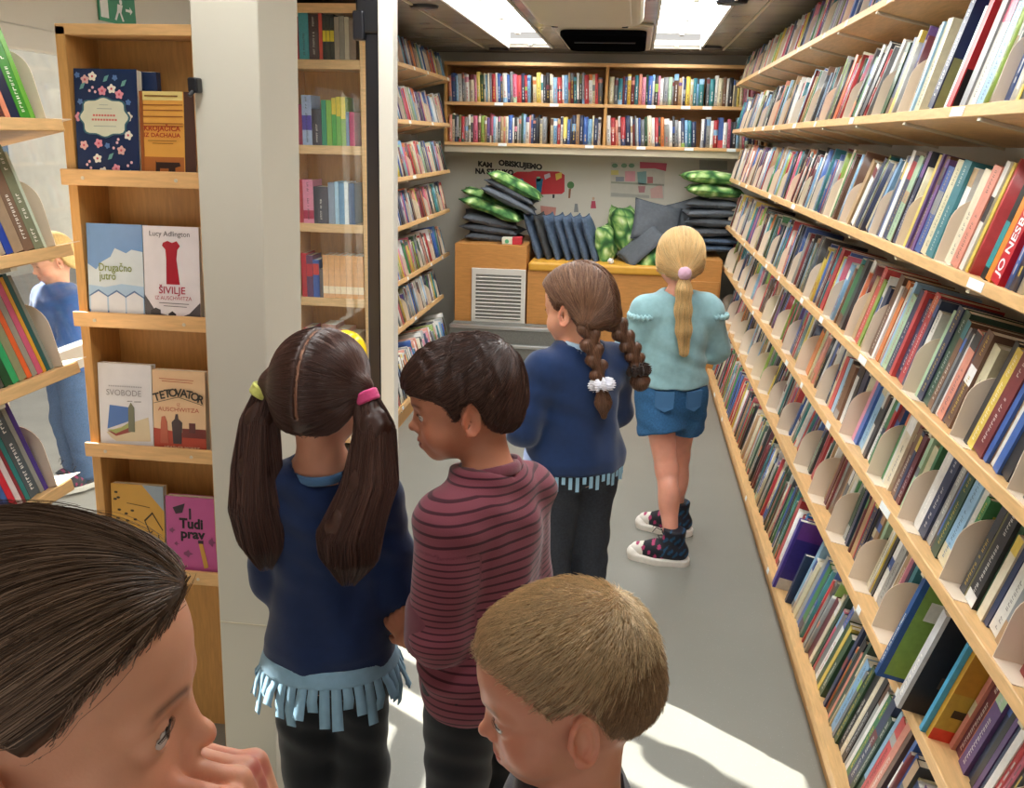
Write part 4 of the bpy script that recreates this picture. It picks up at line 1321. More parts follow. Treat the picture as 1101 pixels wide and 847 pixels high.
def nets(f, lo, hi, h):
    """surface nets over a sparsely evaluated grid; returns verts, quads"""
    lo = np.array(lo, float); hi = np.array(hi, float)
    B = 8
    nb = np.maximum(1, np.ceil((hi - lo) / (h * B)).astype(int))
    n = nb * B
    gx, gy, gz = [np.arange(k) for k in nb]
    cx_, cy_, cz_ = np.meshgrid(gx, gy, gz, indexing='ij')
    blocks = np.stack([cx_.ravel(), cy_.ravel(), cz_.ravel()], 1)
    cen = lo + (blocks * B + (B - 1) / 2) * h
    dc = f(cen)
    act = np.abs(dc) < h * B * 0.87 * 1.5 + 0.004
    D = np.repeat(np.repeat(np.repeat(np.where(dc < 0, -1.0, 1.0).astype(np.float32).reshape(nb), B, 0), B, 1), B, 2)
    off = np.stack(np.meshgrid(*[np.arange(B)] * 3, indexing='ij'), -1).reshape(-1, 3)
    ab = blocks[act]
    for s in range(0, len(ab), 400):
        idx = (ab[s:s + 400, None, :] * B + off[None]).reshape(-1, 3)
        D[idx[:, 0], idx[:, 1], idx[:, 2]] = f(lo + idx * h)
    S = D < 0
    cnt = np.zeros(tuple(n - 1), dtype=np.int8)
    for dx in (0, 1):
        for dy in (0, 1):
            for dz in (0, 1):
                cnt += S[dx:n[0] - 1 + dx, dy:n[1] - 1 + dy, dz:n[2] - 1 + dz]
    cells = np.argwhere((cnt > 0) & (cnt < 8))
    vid = -np.ones(tuple(n - 1), dtype=np.int32)
    vid[cells[:, 0], cells[:, 1], cells[:, 2]] = np.arange(len(cells))
    acc = np.zeros((len(cells), 3)); num = np.zeros(len(cells))
    cor = [np.array(c) for c in ((0, 0, 0), (1, 0, 0), (0, 1, 0), (1, 1, 0), (0, 0, 1), (1, 0, 1), (0, 1, 1), (1, 1, 1))]
    for a, b in ((0, 1), (2, 3), (4, 5), (6, 7), (0, 2), (1, 3), (4, 6), (5, 7), (0, 4), (1, 5), (2, 6), (3, 7)):
        ia = cells + cor[a]; ib = cells + cor[b]
        da = D[ia[:, 0], ia[:, 1], ia[:, 2]]; db = D[ib[:, 0], ib[:, 1], ib[:, 2]]
        m = (da < 0) != (db < 0)
        t = np.where(m, da / np.where(m, da - db, 1), 0)
        acc += np.where(m[:, None], cor[a] + t[:, None] * (cor[b] - cor[a]), 0)
        num += m
    V = lo + (cells + acc / num[:, None]) * h
    Q = []
    for ax in range(3):
        sl0 = [slice(None)] * 3; sl1 = [slice(None)] * 3
        sl0[ax] = slice(0, n[ax] - 1); sl1[ax] = slice(1, n[ax])
        e = S[tuple(sl0)] != S[tuple(sl1)]
        id_ = np.argwhere(e)
        o1, o2 = (ax + 1) % 3, (ax + 2) % 3
        ok = (id_[:, o1] > 0) & (id_[:, o2] > 0) & (id_[:, o1] < n[o1] - 1) & (id_[:, o2] < n[o2] - 1)
        id_ = id_[ok]
        inside = S[id_[:, 0], id_[:, 1], id_[:, 2]]
        e1 = np.zeros(3, int); e1[o1] = 1
        e2 = np.zeros(3, int); e2[o2] = 1
        c = [id_ - e1 - e2, id_ - e2, id_, id_ - e1]
        q = np.stack([vid[k[:, 0], k[:, 1], k[:, 2]] for k in c], 1)
        q = np.where(inside[:, None], q, q[:, ::-1])
        Q.append(q[(q >= 0).all(1)])
    return V, np.concatenate(Q)

def grad(f, P, e=0.0015):
    g = np.stack([f(P + np.array(v) * e) - f(P - np.array(v) * e) for v in ((1, 0, 0), (0, 1, 0), (0, 0, 1))], 1)
    return g / (np.linalg.norm(g, axis=1, keepdims=True) + 1e-9)

def set_col(me, C):
    ca = me.color_attributes.new('Col', 'FLOAT_COLOR', 'POINT')
    a = np.ones((len(me.vertices), 4), dtype=np.float32)
    a[:, :3] = C
    ca.data.foreach_set('color', a.ravel())

def sdf_obj(name, f, lo, hi, h, m, parent=None, colf=None, relax=1):
    V, Q = nets(f, lo, hi, h)
    me = mesh_from(name, V, Q, m, smooth=True)
    if colf is not None:
        set_col(me, colf(V))
    o = link(name, me, parent)
    return o, V

def tubes(name, paths, r0, r1, cols, m, parent=None, prof=None):
    """many fine strands as 3-sided tapering tubes"""
    paths = np.asarray(paths)
    n, s, _ = paths.shape
    d = paths[:, -1] - paths[:, 0]
    d /= np.linalg.norm(d, axis=1, keepdims=True) + 1e-9
    ref = np.where(np.abs(d[:, 2:3]) < 0.8, np.array([[0, 0, 1.0]]), np.array([[1.0, 0, 0]]))
    a = np.cross(d, ref); a /= np.linalg.norm(a, axis=1, keepdims=True) + 1e-9
    b = np.cross(d, a)
    t = np.linspace(0, 1, s)
    rr = (r0 + (r1 - r0) * t) if prof is None else prof(t)
    V = np.empty((n, s, 3, 3), dtype=np.float32)
    for k in range(3):
        an = 2 * math.pi * k / 3
        V[:, :, k] = paths + rr[None, :, None] * (math.cos(an) * a + math.sin(an) * b)[:, None]
    base = (np.arange(n)[:, None, None] * s + np.arange(s - 1)[None, :, None]) * 3
    k = np.arange(3)[None, None]
    k2 = (k + 1) % 3
    F = np.stack([base + k, base + k2, base + 3 + k2, base + 3 + k], -1).reshape(-1, 4)
    me = mesh_from(name, V.reshape(-1, 3), F, m, smooth=True)
    set_col(me, np.repeat(cols, s * 3, axis=0))
    return link(name, me, parent)

# ------------------------------------------------------------------ heads
def ear_d(Q, sx):
    c = np.array([0.0725 * sx, -0.004, -0.006])
    a = math.radians(24)
    e1 = np.array([math.cos(a) * sx, -math.sin(a), 0.05]); e1 /= np.linalg.norm(e1)
    e3 = np.array([0.0, -0.12, 1.0]); e3 -= e1 * (e3 @ e1); e3 /= np.linalg.norm(e3)
    e2 = np.cross(e3, e1) * (1 if sx > 0 else -1)
    if e2[1] < 0:
        e2 = -e2
    L = (Q - c) * 1.08
    q = np.stack([L @ e1, L @ e2, L @ e3], 1)
    d = ell(q, (0.002, -0.002, -.001), (0.0058, 0.0175, 0.028))
    d = smax(d, -ell(q, (0.0085, 0.001, -0.003), (0.0085, 0.0105, 0.0185)), 0.0025)
    ring = np.sqrt((np.sqrt(((q[:, 1] + 0.003) / 0.0165) ** 2 + (q[:, 2] / 0.0275) ** 2) - 1) ** 2 * 0.021 ** 2 + (q[:, 0] - 0.0065) ** 2) - 0.0032
    gate = (q[:, 1] - 0.008) * 0.8 + np.where(q[:, 2] < -0.005, 0.004, 0)
    ring = smax(ring, gate, 0.003)
    d = smin(d, ring, 0.0025)
    arc = np.sqrt((np.sqrt(((q[:, 1] + 0.003) / 0.0095) ** 2 + ((q[:, 2] - .001) / 0.0175) ** 2) - 1) ** 2 * 0.013 ** 2 + (q[:, 0] - 0.0045) ** 2) - 0.0020
    d = smin(d, smax(arc, q[:, 1] + 0.001, 0.002), 0.002)
    d = smin(d, sph(q, (0.002, 0.004, -0.0255), 0.0062), 0.004)
    d = smin(d, ell(q, (0.002, 0.0125, -0.004), (0.004, 0.004, 0.006)), 0.003)
    return d / 1.08

def cranium(Q):
    d = ell(Q, (0, -0.010, 0.034), (0.0725, 0.090, 0.081))
    d = smin(d, ell(Q, (0, 0.034, 0.042), (0.056, 0.053, 0.054)), 0.02)
    d = smin(d, ell(Q, (0, -0.045, -0.005), (0.052, 0.050, 0.052)), 0.03)
    return d

def face(Q, mouth=0.0, nose=1.0):
    X = np.abs(Q[:, 0])
    S = np.stack([X, Q[:, 1], Q[:, 2]], 1)
    d = cranium(Q)
    d = smin(d, ell(Q, (0, 0.028, -0.022), (0.055, 0.056, 0.060)), 0.02)
    d = smin(d, ell(Q, (0, 0.030, -0.055), (0.044, 0.046, 0.032)), 0.018)
    d = smin(d, sph(S, (0.004, 0.0600, -0.0715), 0.0165), 0.016)
    d = smin(d, sph(S, (0.034, 0.047, -0.032), 0.0275), 0.016)
    d = smin(d, cone(S, (0.010, 0.0795, 0.0215), (0.040, 0.066, 0.0185), 0.0075, 0.0075), 0.012)
    d = smax(d, -ell(S, (0.031, 0.0955, 0.003), (0.0185, 0.0155, 0.0125)), 0.012)
    d = smin(d, sph(S, (0.031, 0.0665, 0.002), 0.0139), 0.0035)
    d = smin(d, cone(Q, (0, 0.0775, 0.008), (0, 0.0905, -0.018), 0.0058, 0.0064), 0.012)
    d = smin(d, sph(Q, (0, 0.0925 + 0.002 * nose, -0.0215), 0.0076), 0.007)
    d = smin(d, sph(S, (0.0090, 0.0865, -0.0262), 0.0058), 0.005)
    d = smax(d, -ell(S, (0.0048, 0.0935, -0.0308), (0.0026, 0.0042, 0.0020)), 0.002)
    d = smin(d, ell(Q, (0, 0.0700, -0.0495), (0.027, 0.0180, 0.020)), 0.012)
    d = smin(d, ell(Q, (0, 0.0852, -0.0455), (0.0170, 0.0062, 0.0048)), 0.0035)
    d = smin(d, ell(Q, (0, 0.0835, -0.0562), (0.0150, 0.0068, 0.0060)), 0.0035)
    zc = -0.0508 + 6.0 * (X ** 2) * (1.0 if mouth > 0 else 0.2)
    slit = np.sqrt((Q[:, 2] - zc) ** 2 + (np.maximum(0, X - 0.017)) ** 2) - (0.0009 + 0.0008 * mouth)
    slit = np.maximum(slit, 0.079 - Q[:, 1])
    d = smax(d, -slit, 0.0025)
    d = smax(d, -ell(Q, (0, 0.0935, -0.0395), (0.0032, 0.0030, 0.0050)), 0.003)
    # eyelid opening
    lid = ell(S, (0.0318, 0.0805, 0.0010), (0.0135, 0.0095, 0.0058))
    d = smax(d, -lid, 0.0012)
    crease = np.abs(sph(S, (0.031, 0.0665, 0.0035), 0.0150))
    d = smin(d, ear_d(Q, 1), 0.004)
    d = smin(d, ear_d(Q, -1), 0.004)
    return d

def face_col(Q, skin, lip, brow, mouth=0.0):
    X = np.abs(Q[:, 0])
    C = np.tile(np.array(skin), (len(Q), 1))
    def mix(m, c):
        nonlocal C
        C = C * (1 - m[:, None]) + np.array(c) * m[:, None]
    red = np.array(skin) * np.array([1.05, 0.72, 0.68])
    on = Q[:, 1] > 0.03
    mix(0.55 * np.exp(-((X - 0.038) ** 2 + (Q[:, 2] + 0.032) ** 2) / 0.0004) * on, red)
    mix(0.45 * np.exp(-(X ** 2 + (Q[:, 1] - 0.105) ** 2 + (Q[:, 2] + 0.026) ** 2) / 0.00016), red)
    mix(0.5 * smooth01((X - 0.070) / 0.008) * (Q[:, 2] > -0.05) * (Q[:, 2] < .04), red)
    u = np.exp(-((X / 0.0175) ** 4)) * np.exp(-(((Q[:, 2] + 0.0462) / 0.0042) ** 4)) * (Q[:, 1] > 0.079)
    l = np.exp(-((X / 0.0160) ** 4)) * np.exp(-(((Q[:, 2] + 0.0562) / 0.0052) ** 4)) * (Q[:, 1] > 0.077)
    mix(np.clip(u + l, 0, 1), lip)
    zb = 0.0235 - 9.0 * (X - 0.030) ** 2
    m = np.exp(-(((Q[:, 2] - zb) / 0.0028) ** 2)) * smooth01((X - 0.012) / 0.006) * smooth01((0.050 - X) / 0.010) * (Q[:, 1] > 0.03)
    mix(0.75 * m, brow)
    ex = ell(np.stack([X, Q[:, 1], Q[:, 2]], 1), (0.0318, 0.0805, 0.0010), (0.0138, 0.0100, 0.0062))
    mix(0.75 * (np.abs(ex) < 0.0009) * (Q[:, 2] > 0.0005) * (Q[:, 1] > .05), np.array(brow) * 0.5)
    return C

M['skin'] = vcol_mat('skin', 0.45, 0.35, var=0.05, scale=40, bump=0.06, bscale=500, sss=0.25)
M['hair'] = vcol_mat('hair', 0.42, 0.35, var=0.25, scale=30, stretch=(6, 6, 1))
M['strand'] = vcol_mat('hair_strands', 0.36, 0.45, var=0.1, scale=8)
M['cloth'] = vcol_mat('cloth', 0.85, 0.2, var=0.08, scale=60, bump=0.25, bscale=700, sheen=0.25)
M['denim'] = vcol_mat('denim', 0.85, 0.2, var=0.22, scale=160, bump=0.3, bscale=600)
M['eye'] = vcol_mat('eye_surface', 0.08, 0.6, var=0.0)
M['shoe'] = vcol_mat('shoe_canvas', 0.6, 0.3, var=0.06, scale=80)

def stripe_mat(name, c0, c1, per, frac=0.28):
    m, nt, b = base_mat(name, 0.85, 0.2)
    at_ = N(nt, 'ShaderNodeAttribute', attribute_name='st')
    tc = N(nt, 'ShaderNodeTexCoord')
    no = N(nt, 'ShaderNodeTexNoise', Scale=9.0, Detail=2.0)
    nt.links.new(tc.outputs['Object'], no.inputs['Vector'])
    ad = N(nt, 'ShaderNodeMath', operation='MULTIPLY_ADD')
    nt.links.new(no.outputs['Fac'], ad.inputs[0]); ad.inputs[1].default_value = 0.006
    nt.links.new(at_.outputs['Fac'], ad.inputs[2])
    dv = N(nt, 'ShaderNodeMath', operation='DIVIDE'); dv.inputs[1].default_value = per
    nt.links.new(ad.outputs[0], dv.inputs[0])
    fr = N(nt, 'ShaderNodeMath', operation='FRACT')
    nt.links.new(dv.outputs[0], fr.inputs[0])
    r = N(nt, 'ShaderNodeValToRGB')
    e = r.color_ramp.elements
    e[0].position = 0.0; e[0].color = lin(c1) + (1,)
    e[1].position = frac; e[1].color = lin(c1) + (1,)
    q = e.new(frac + 0.08); q.color = lin(c0) + (1,)
    q = e.new(0.94); q.color = lin(c0) + (1,)
    nt.links.new(fr.outputs[0], r.inputs['Fac'])
    nt.links.new(r.outputs['Color'], b.inputs['Base Color'])
    b.inputs['Sheen Weight'].default_value = 0.2
    n2 = N(nt, 'ShaderNodeTexNoise', Scale=500.0, Detail=2.0)
    nt.links.new(tc.outputs['Object'], n2.inputs['Vector'])
    bp = N(nt, 'ShaderNodeBump', Strength=0.25, Distance=0.002)
    nt.links.new(n2.outputs['Fac'], bp.inputs['Height'])
    nt.links.new(bp.outputs[0], b.inputs['Normal'])
    return m

TZ = np.array([0.54, 0.60, 0.64, 0.70, 0.76, 0.86, 0.92, 0.965, 1.0])
TX = np.array([0.090, 0.112, 0.116, 0.104, 0.099, 0.108, 0.112, 0.085, 0.045])
TY = np.array([0.070, 0.086, 0.088, 0.078, 0.073, 0.078, 0.072, 0.055, 0.042])

def torso(P, g=0.0, z0=0.54, z1=1.0, hem=0.0, tx=TX, ty=TY, k=0.01):
    z = P[:, 2]
    rx = np.interp(z, TZ, tx) + g + hem * np.clip((0.80 - z) / 0.2, 0, 1.2)
    ry = np.interp(z, TZ, ty) + g + hem * np.clip((0.80 - z) / 0.2, 0, 1.2)
    q = np.sqrt((P[:, 0] / rx) ** 2 + (P[:, 1] / ry) ** 2) + 1e-9
    d = (q - 1) * np.minimum(rx, ry) * 0.92
    return smax(d, np.maximum(z0 - z, z - z1), k)

def folds(P, amp=0.003, seed=0.0, fz=14.0):
    x, y, z = P[:, 0], P[:, 1], P[:, 2]
    a = np.sin(38 * x + 12 * np.sin(9 * z + seed) + seed * 3) * np.sin(fz * z + 9 * x + seed)
    b = np.sin(26 * y - 20 * z + 5 * np.sin(14 * x + seed * 2) + seed)
    c = np.sin(60 * (x + y) * 0.6 + 30 * z + seed * 5) * 0.4
    return amp * (a + 0.7 * b + c)

def hand_parts(W, f, n, curl=(40, 45, 50, 55), s=1.0, thumb_side=1, thumb=None, spread=0.08):
    """palm and five unequal, bent fingers: wrist W, finger direction f, palm facing n"""
    W = np.array(W, float); f = np.array(f, float); f /= np.linalg.norm(f)
    n = np.array(n, float); n -= f * (n @ f); n /= np.linalg.norm(n)
    w = np.cross(f, n) * thumb_side                      # towards the thumb
    out = []
    lens = [(0.031, 0.019, 0.015), (0.034, 0.022, 0.016), (0.032, 0.020, 0.015), (0.025, 0.015, 0.013)]
    for i in range(4):
        o = (0.0215 - 0.0145 * i) * s
        k = W + f * (0.062 - 0.003 * abs(i - 1) ** 1.3) * s + w * o
        base = W + w * o * 0.55 + f * 0.004 * s
        out.append(('p', base, k, 0.0115 * s, 0.0088 * s))
        a = math.radians(curl[i]) * 0.75
        d = f + w * (1.5 - i) * spread
        d /= np.linalg.norm(d)
        p = k
        r = 0.0072 * s if i < 3 else 0.0062 * s
        ang = a
        for j, L in enumerate(lens[i]):
            v = d * math.cos(ang) + n * math.sin(ang)
            q = p + v * L * s
            out.append(('f%d' % i, p, q, r, r * 0.92))
            p = q; r *= 0.92
            ang += math.radians(curl[i]) * 1.0
    tb = W + f * 0.014 * s + w * 0.020 * s + n * 0.004 * s
    td = (f * 0.75 + w * 0.62 + n * 0.45) if thumb is None else (f * thumb[0] + w * thumb[1] + n * thumb[2])
    td /= np.linalg.norm(td)
    out.append(('p', W + f * 0.008 * s + w * .008 * s, tb, 0.0115 * s, 0.0105 * s))
    m_ = tb + td * 0.030 * s
    out.append(('t', tb, m_, 0.0105 * s, 0.0082 * s))
    td2 = td * 0.8 + n * 0.35 + f * 0.3; td2 /= np.linalg.norm(td2)
    out.append(('t', m_, m_ + td2 * 0.024 * s, 0.0080 * s, 0.0068 * s))
    return out

def hand_d(P, parts):
    groups = {}
    for g, a, b, ra, rb in parts:
        c_ = cone(P, a, b, ra, rb)
        groups[g] = c_ if g not in groups else smin(groups[g], c_, 0.005 if g == 'p' else 0.002)
    d = groups.pop('p')
    for g in groups.values():
        d = smin(d, g, 0.003)
    return d

class Person:
    """figure in its own frame: facing +y, feet at z=0, 1.22 tall before scaling"""
    def __init__(s, label, px, zc, yaw, scale, head=(0, 0, 0), neck_lean=(0, 0.008), group=None):
        ray = CAM_R @ np.array([(px[0] - 550.5) / FOC, (423.5 - px[1]) / FOC, -1.0])
        hp = EYE + zc * ray                       # world position of the head centre
        s.s = scale
        s.head_o = np.array([neck_lean[0], neck_lean[1], 0.0])
        s.Rb = rotm(yaw)
        hz = hp[2] / scale
        s.head_o[2] = hz
        s.dz = hz - 1.105                          # lifts the figure's joints so that the feet stay on the floor
        s.Rh = rotm(head[0] - yaw, 0, 0) @ rotm(0, head[1], head[2])
        off = s.Rb @ (s.head_o * scale)
        s.loc = np.array([hp[0] - off[0], hp[1] - off[1], 0.0])
        s.yaw = yaw
        s.label = label
        s.kz = hz / 1.105
        s.kx = 1.0
        s.root = None
    def w2l(s, p):
        return s.Rb.T @ (np.array(p) - s.loc) / s.s
    def Q(s, P):
        return (P - s.head_o) @ s.Rh
    def H(s, q):
        return s.head_o + s.Rh @ np.array(q, float)
    def make_root(s, f, lo, hi, h, colf):
        V, Qd = nets(f, lo, hi, h)
        me = mesh_from('person', V, Qd, M['skin'], smooth=True)
        set_col(me, colf(V))
        s.root = link('person', me)
        s.root.location = s.loc
        s.root.rotation_euler = (0, 0, math.radians(s.yaw))
        s.root.scale = (s.s,) * 3
        tag(s.root, s.label, 'person')
        return s.root
    def add(s, name, f, lo, hi, h, m, col=None, colf=None):
        cf = colf if colf is not None else (lambda V: np.tile(np.array(col), (len(V), 1)))
        return sdf_obj(name, f, lo, hi, h, m, s.root, cf)
    def eyes(s, gaze, iris='3a2418'):
        g = np.array(gaze, float); g /= np.linalg.norm(g)
        for sx in (-1, 1):
            c = np.array([0.031 * sx, 0.0665, 0.002])
            n_, m_ = 28, 40
            V = []; F = []; C = []
            a = np.cross(g, [0, 0, 1]); a /= np.linalg.norm(a); b = np.cross(a, g)
            for i in range(n_ + 1):
                th = math.pi * i / n_
                for j in range(m_):
                    ph = 2 * math.pi * j / m_
                    d = g * math.cos(th) + (a * math.cos(ph) + b * math.sin(ph)) * math.sin(th)
                    r = 0.0128 + (0.0006 if th < 0.45 else 0)
                    V.append(s.H(c + d * r))
                    C.append(lin('0c0a0a') if th < 0.20 else (lin(iris) if th < 0.44 else (lin('2a1c18') if th < .5 else lin('cdc3be'))))
            for i in range(n_):
                for j in range(m_):
                    F.append((i * m_ + j, i * m_ + (j + 1) % m_, (i + 1) * m_ + (j + 1) % m_, (i + 1) * m_ + j))
            me = mesh_from('eye', V, np.array(F), M['eye'], smooth=True)
            set_col(me, np.array(C))
            link('eye', me, s.root)
            # lash line: a dark rim on the upper lid with short lashes
            L = []
            for k in range(26):
                az = math.radians(-52 + 104 * k / 25)
                el = math.radians(20 - 14 * (k / 25 * 2 - 1) ** 2)
                d = np.array([sx * math.sin(az), math.cos(az) * math.cos(el), math.sin(el)])
                o_ = np.array([sx * math.sin(az) * 0.55, 0.75, 0.15])
                q0 = c + d * 0.0143
                L.append([s.H(q0), s.H(q0 + o_ * 0.0016 + np.array([0, 0, -0.0004])), s.H(q0 + o_ * 0.0036 + np.array([0, 0, 0.0012]))])
            tubes('eyelash', np.array(L), 0.00022, 0.00008, np.tile(np.array(lin('1c1412')), (len(L), 1)), M['strand'], s.root)
            rim = np.array([q[0] for q in L])[None]
            tubes('lid_rim', rim, 0.0005, 0.0005, np.array([lin('2a1a16')]), M['strand'], s.root)
    def arms(s, P, key, g=0.0, upto=1.0):
        """sleeves or bare arms; upto cuts the forearm short"""
        d = None
        for pts in s.arm[key]:
            a, b, c = [np.array(q, float) for q in pts]
            c2 = b + (c - b) * upto
            r = (0.034 + g, 0.027 + g, 0.027 + g + (0.019 - 0.027) * upto)
            e = chain(P, [a, b, c2], r, 0.01)
            d = e if d is None else np.minimum(d, e)
        return d

def hair_strands(prs, name, V_surf, f, n, dirfn, steps, ds, off, base, var=0.25, r0=0.0004, r1=0.0002, wig=0.0006, hug=True, rng=None, tint=None):
    rng = rng or RNG
    idx = rng.integers(0, len(V_surf), n)
    p = V_surf[idx] + rng.normal(0, 0.0012, (n, 3))
    o = rng.uniform(off[0], off[1], n)
    path = []
    ph = rng.uniform(0, 6.28, (n, 3))
    for i in range(steps):
        g = grad(f, p)
        if hug:
            d = f(p) - o
            p = p - g * np.clip(d, -0.01, 0.01)[:, None]
        path.append(p + wig * np.sin(ph + i * 0.5))
        v = dirfn(p, g, i)
        v = v / (np.linalg.norm(v, axis=1, keepdims=True) + 1e-9)
        p = p + v * ds
    path = np.stack(path, 1)
    b = np.array(base)
    k = np.clip(rng.normal(1, var, (n, 1)), 0.35, 1.9)
    C = b * k
    if tint is not None:
        m = rng.random((n, 1)) ** 2
        C = C * (1 - m) + np.array(tint) * m
    return tubes(name, path, r0, r1, C, M['strand'], prs.root)
# ------------------------------------------------------------------ the children
def hairline(Q, tab):
    ys = np.array([t[0] for t in tab]); zs = np.array([t[1] for t in tab])
    return Q[:, 2] - np.interp(Q[:, 1], ys, zs)

def cap(prs, tab, t0, extra=None, soft=0.014, part=None):
    def f(P):
        Q = prs.Q(P)
        r = hairline(Q, tab)
        t = t0 * smooth01(r / soft) - 0.003 * (r < 0) - 0.0012
        d = cranium(Q)
        if part is not None:
            t = t - part(Q)
        d = d - t
        if extra is not None:
            d = extra(Q, d)
        return np.maximum(d, -r - 0.002)
    return f
TAB_BOY = [(-0.12, -0.050), (-0.075, -0.052), (-0.05, -0.046), (-0.030, -0.028), (-0.022, 0.004), (-0.012, 0.024), (0.004, 0.022), (0.010, -0.004), (0.020, -0.008), (0.026, 0.018), (0.040, 0.034), (0.060, 0.052), (0.085, 0.062)]
TAB_GIRL = [(-0.12, -0.060), (-0.06, -0.060), (-0.045, -0.046), (-0.028, -0.020), (-0.018, 0.016), (0.004, 0.018), (0.014, 0.004), (0.024, 0.012), (0.036, 0.034), (0.055, 0.054), (0.085, 0.066)]

def std_body(p, hands=None, legs=True, tor=True, k=0.012, mouth=0.0, nose=1.0):
    kz = p.kz
    def f(P):
        Q = p.Q(P)
        d = face(Q, mouth, nose)
        nb = np.array([0, -0.012, 0.985 * kz])
        nk = p.H((0, -0.022, -0.035))
        d = smin(d, cone(P, nb, nk, 0.042, 0.038), 0.016)
        if tor:
            B = P / np.array([p.kx, p.kx, kz])
            t = torso(B, -0.006)
            t = smin(t, np.minimum(cone(P, (0.04, -0.004, 0.955 * kz), (0.108 * p.kx, -0.004, 0.928 * kz), 0.036, 0.034), cone(P, (-0.04, -0.004, 0.955 * kz), (-0.108 * p.kx, -0.004, 0.928 * kz), 0.036, 0.034)), 0.03)
            d = smin(d, t, 0.025)
            d = smin(d, p.arms(P, 'pts'), 0.012)
        if hands:
            for h_ in hands:
                d = smin(d, hand_d(P, h_), 0.008)
        if legs:
            for hip, knee, ank, _ in p.legs:
                d = smin(d, chain(P, [hip, knee, ank], (0.062 * p.kx ** 1.5, 0.040, 0.026), 0.02), 0.02)
                calf = (np.array(knee) * 0.62 + np.array(ank) * 0.38) + np.array([0, -0.012, 0])
                d = smin(d, ell(P, calf, (0.036, 0.040, 0.075)), 0.02)
        return d
    return f

def sleeves(p, P, rs, upto=1.0, fold=0.0, k=0.012):
    d = None
    for pts in p.arm['pts']:
        a, b, c = [np.array(q, float) for q in pts]
        c2 = b + (c - b) * upto
        e = chain(P, [a, b, c2], (rs[0], rs[1], rs[2]), k)
        d = e if d is None else np.minimum(d, e)
    return d

def trousers(p, name, col, g=0.012, mate=None, top=0.66, upto=1.0, rs=(0.074, 0.056, 0.044), bounds=None, pocket=False):
    kz = p.kz
    def f(P):
        B = P / np.array([p.kx, p.kx, kz])
        d = torso(B, g * 0.6, 0.55, top, k=0.006)
        for hip, knee, ank, _ in p.legs:
            hip, knee, ank = (np.array(q) for q in (hip, knee, ank))
            if upto <= 1:
                kn = hip + (knee - hip) * upto
                e = cone(P, hip, kn, rs[0], rs[0] - (rs[0] - rs[1]) * upto + 0.006)
                e = smax(e, (P - kn) @ ((kn - hip) / np.linalg.norm(kn - hip)), 0.004)
            else:
                e = chain(P, [hip, knee, ank], rs, 0.02)
            d = smin(d, e, 0.025)
        return d + folds(P, 0.0022, 1.7, 22)
    zt = top * kz + 0.02
    lo, hi = (-0.22, -0.2, 0.03), (0.22, 0.22, zt)
    return p.add(name, f, lo, hi, 0.006, mate or M['denim'], colf=lambda V: np.tile(np.array(lin(col)), (len(V), 1)) * (1 + 0.0 * V[:, :1]))

def shoe(p, ank, yaw, col, sole, s=1.0, name='shoe'):
    R = rotm(yaw)
    A = np.array(ank, float)
    def up(P):
        q = (P - A) @ R / s
        z0 = -0.5
        d = chain(q, [(0, -0.028, -0.028), (0, 0.045, -0.034), (0, 0.108, -0.040)], (0.031, 0.033, 0.024), 0.02)
        d = smin(d, cone(q, (0, -0.006, -0.02), (0, -0.010, 0.052), 0.034, 0.037), 0.02)
        d = smax(d, -(q[:, 2] + 0.060), 0.004)
        d = smax(d, q[:, 2] - 0.048, 0.004)
        return d * s
    def so(P):
        q = (P - A) @ R / s
        w_ = chain(q * np.array([1, 1, 0]), [(0, -0.030, 0), (0, 0.04, 0), (0, 0.104, 0)], (0.034, 0.038, 0.036), 0.03)
        d = smax(w_, np.abs(q[:, 2] + 0.062) - 0.013, 0.004)
        d = smin(d, ell(q, (0, 0.118, -0.050), (0.030, 0.024, 0.022)), 0.008)
        return d * s
    lo = A - 0.19; hi = A + 0.19; lo[2] = A[2] - 0.09; hi[2] = A[2] + 0.07
    c0 = np.array(lin(col))
    def cf(V):
        q = (V - A) @ R / s
        C = np.tile(c0, (len(V), 1))
        m = (np.sin(95 * q[:, 1] + 3 + 60 * q[:, 2]) * np.sin(210 * q[:, 2] + 90 * q[:, 1]) + 0.6 * np.sin(330 * q[:, 1] + 170 * q[:, 2]) > 0.45)
        C[m & (q[:, 1] < 0.03)] = lin('1f4a6a')
        m2 = (np.sin(260 * q[:, 1] + 90 * q[:, 2]) + np.sin(170 * q[:, 2] - 80 * q[:, 1]) > 1.0) & (q[:, 1] > 0.02)
        C[(q[:, 1] > 0.088)] = lin(sole)
        C[m2] = lin('a83a68')
        return C
    o, _ = p.add(name, up, lo, hi, 0.004, M['shoe'], colf=cf)
    V, Qd = nets(so, lo, hi, 0.004)
    me = mesh_from('sole', V, Qd, M['shoe'], smooth=True)
    set_col(me, np.tile(np.array(lin(sole)), (len(V), 1)))
    link('sole', me, o)
    # laces
    L = []
    for k in range(5):
        y = 0.020 + 0.014 * k * 0.9
        z = 0.024 - 0.0145 * k
        L.append([A + R @ (np.array([-0.020, y, z + .002]) * s), A + R @ (np.array([0, y + 0.012, z + 0.008]) * s), A + R @ (np.array([0.020, y, z + .002]) * s)])
    L.append([A + R @ (np.array(v) * s) for v in ((0, 0.030, 0.036), (0.012, 0.052, 0.056), (0.004, 0.064, 0.040))])
    L.append([A + R @ (np.array(v) * s) for v in ((0, 0.030, 0.036), (-0.014, 0.050, 0.050), (-0.010, 0.062, 0.030))])
    tubes('lace', np.array(L), 0.0022, 0.0022, np.tile(np.array(lin('24242a')), (len(L), 1)), M['shoe'], o)
    return o

def tangent(v, g):
    return v - g * (v * g).sum(1, keepdims=True)

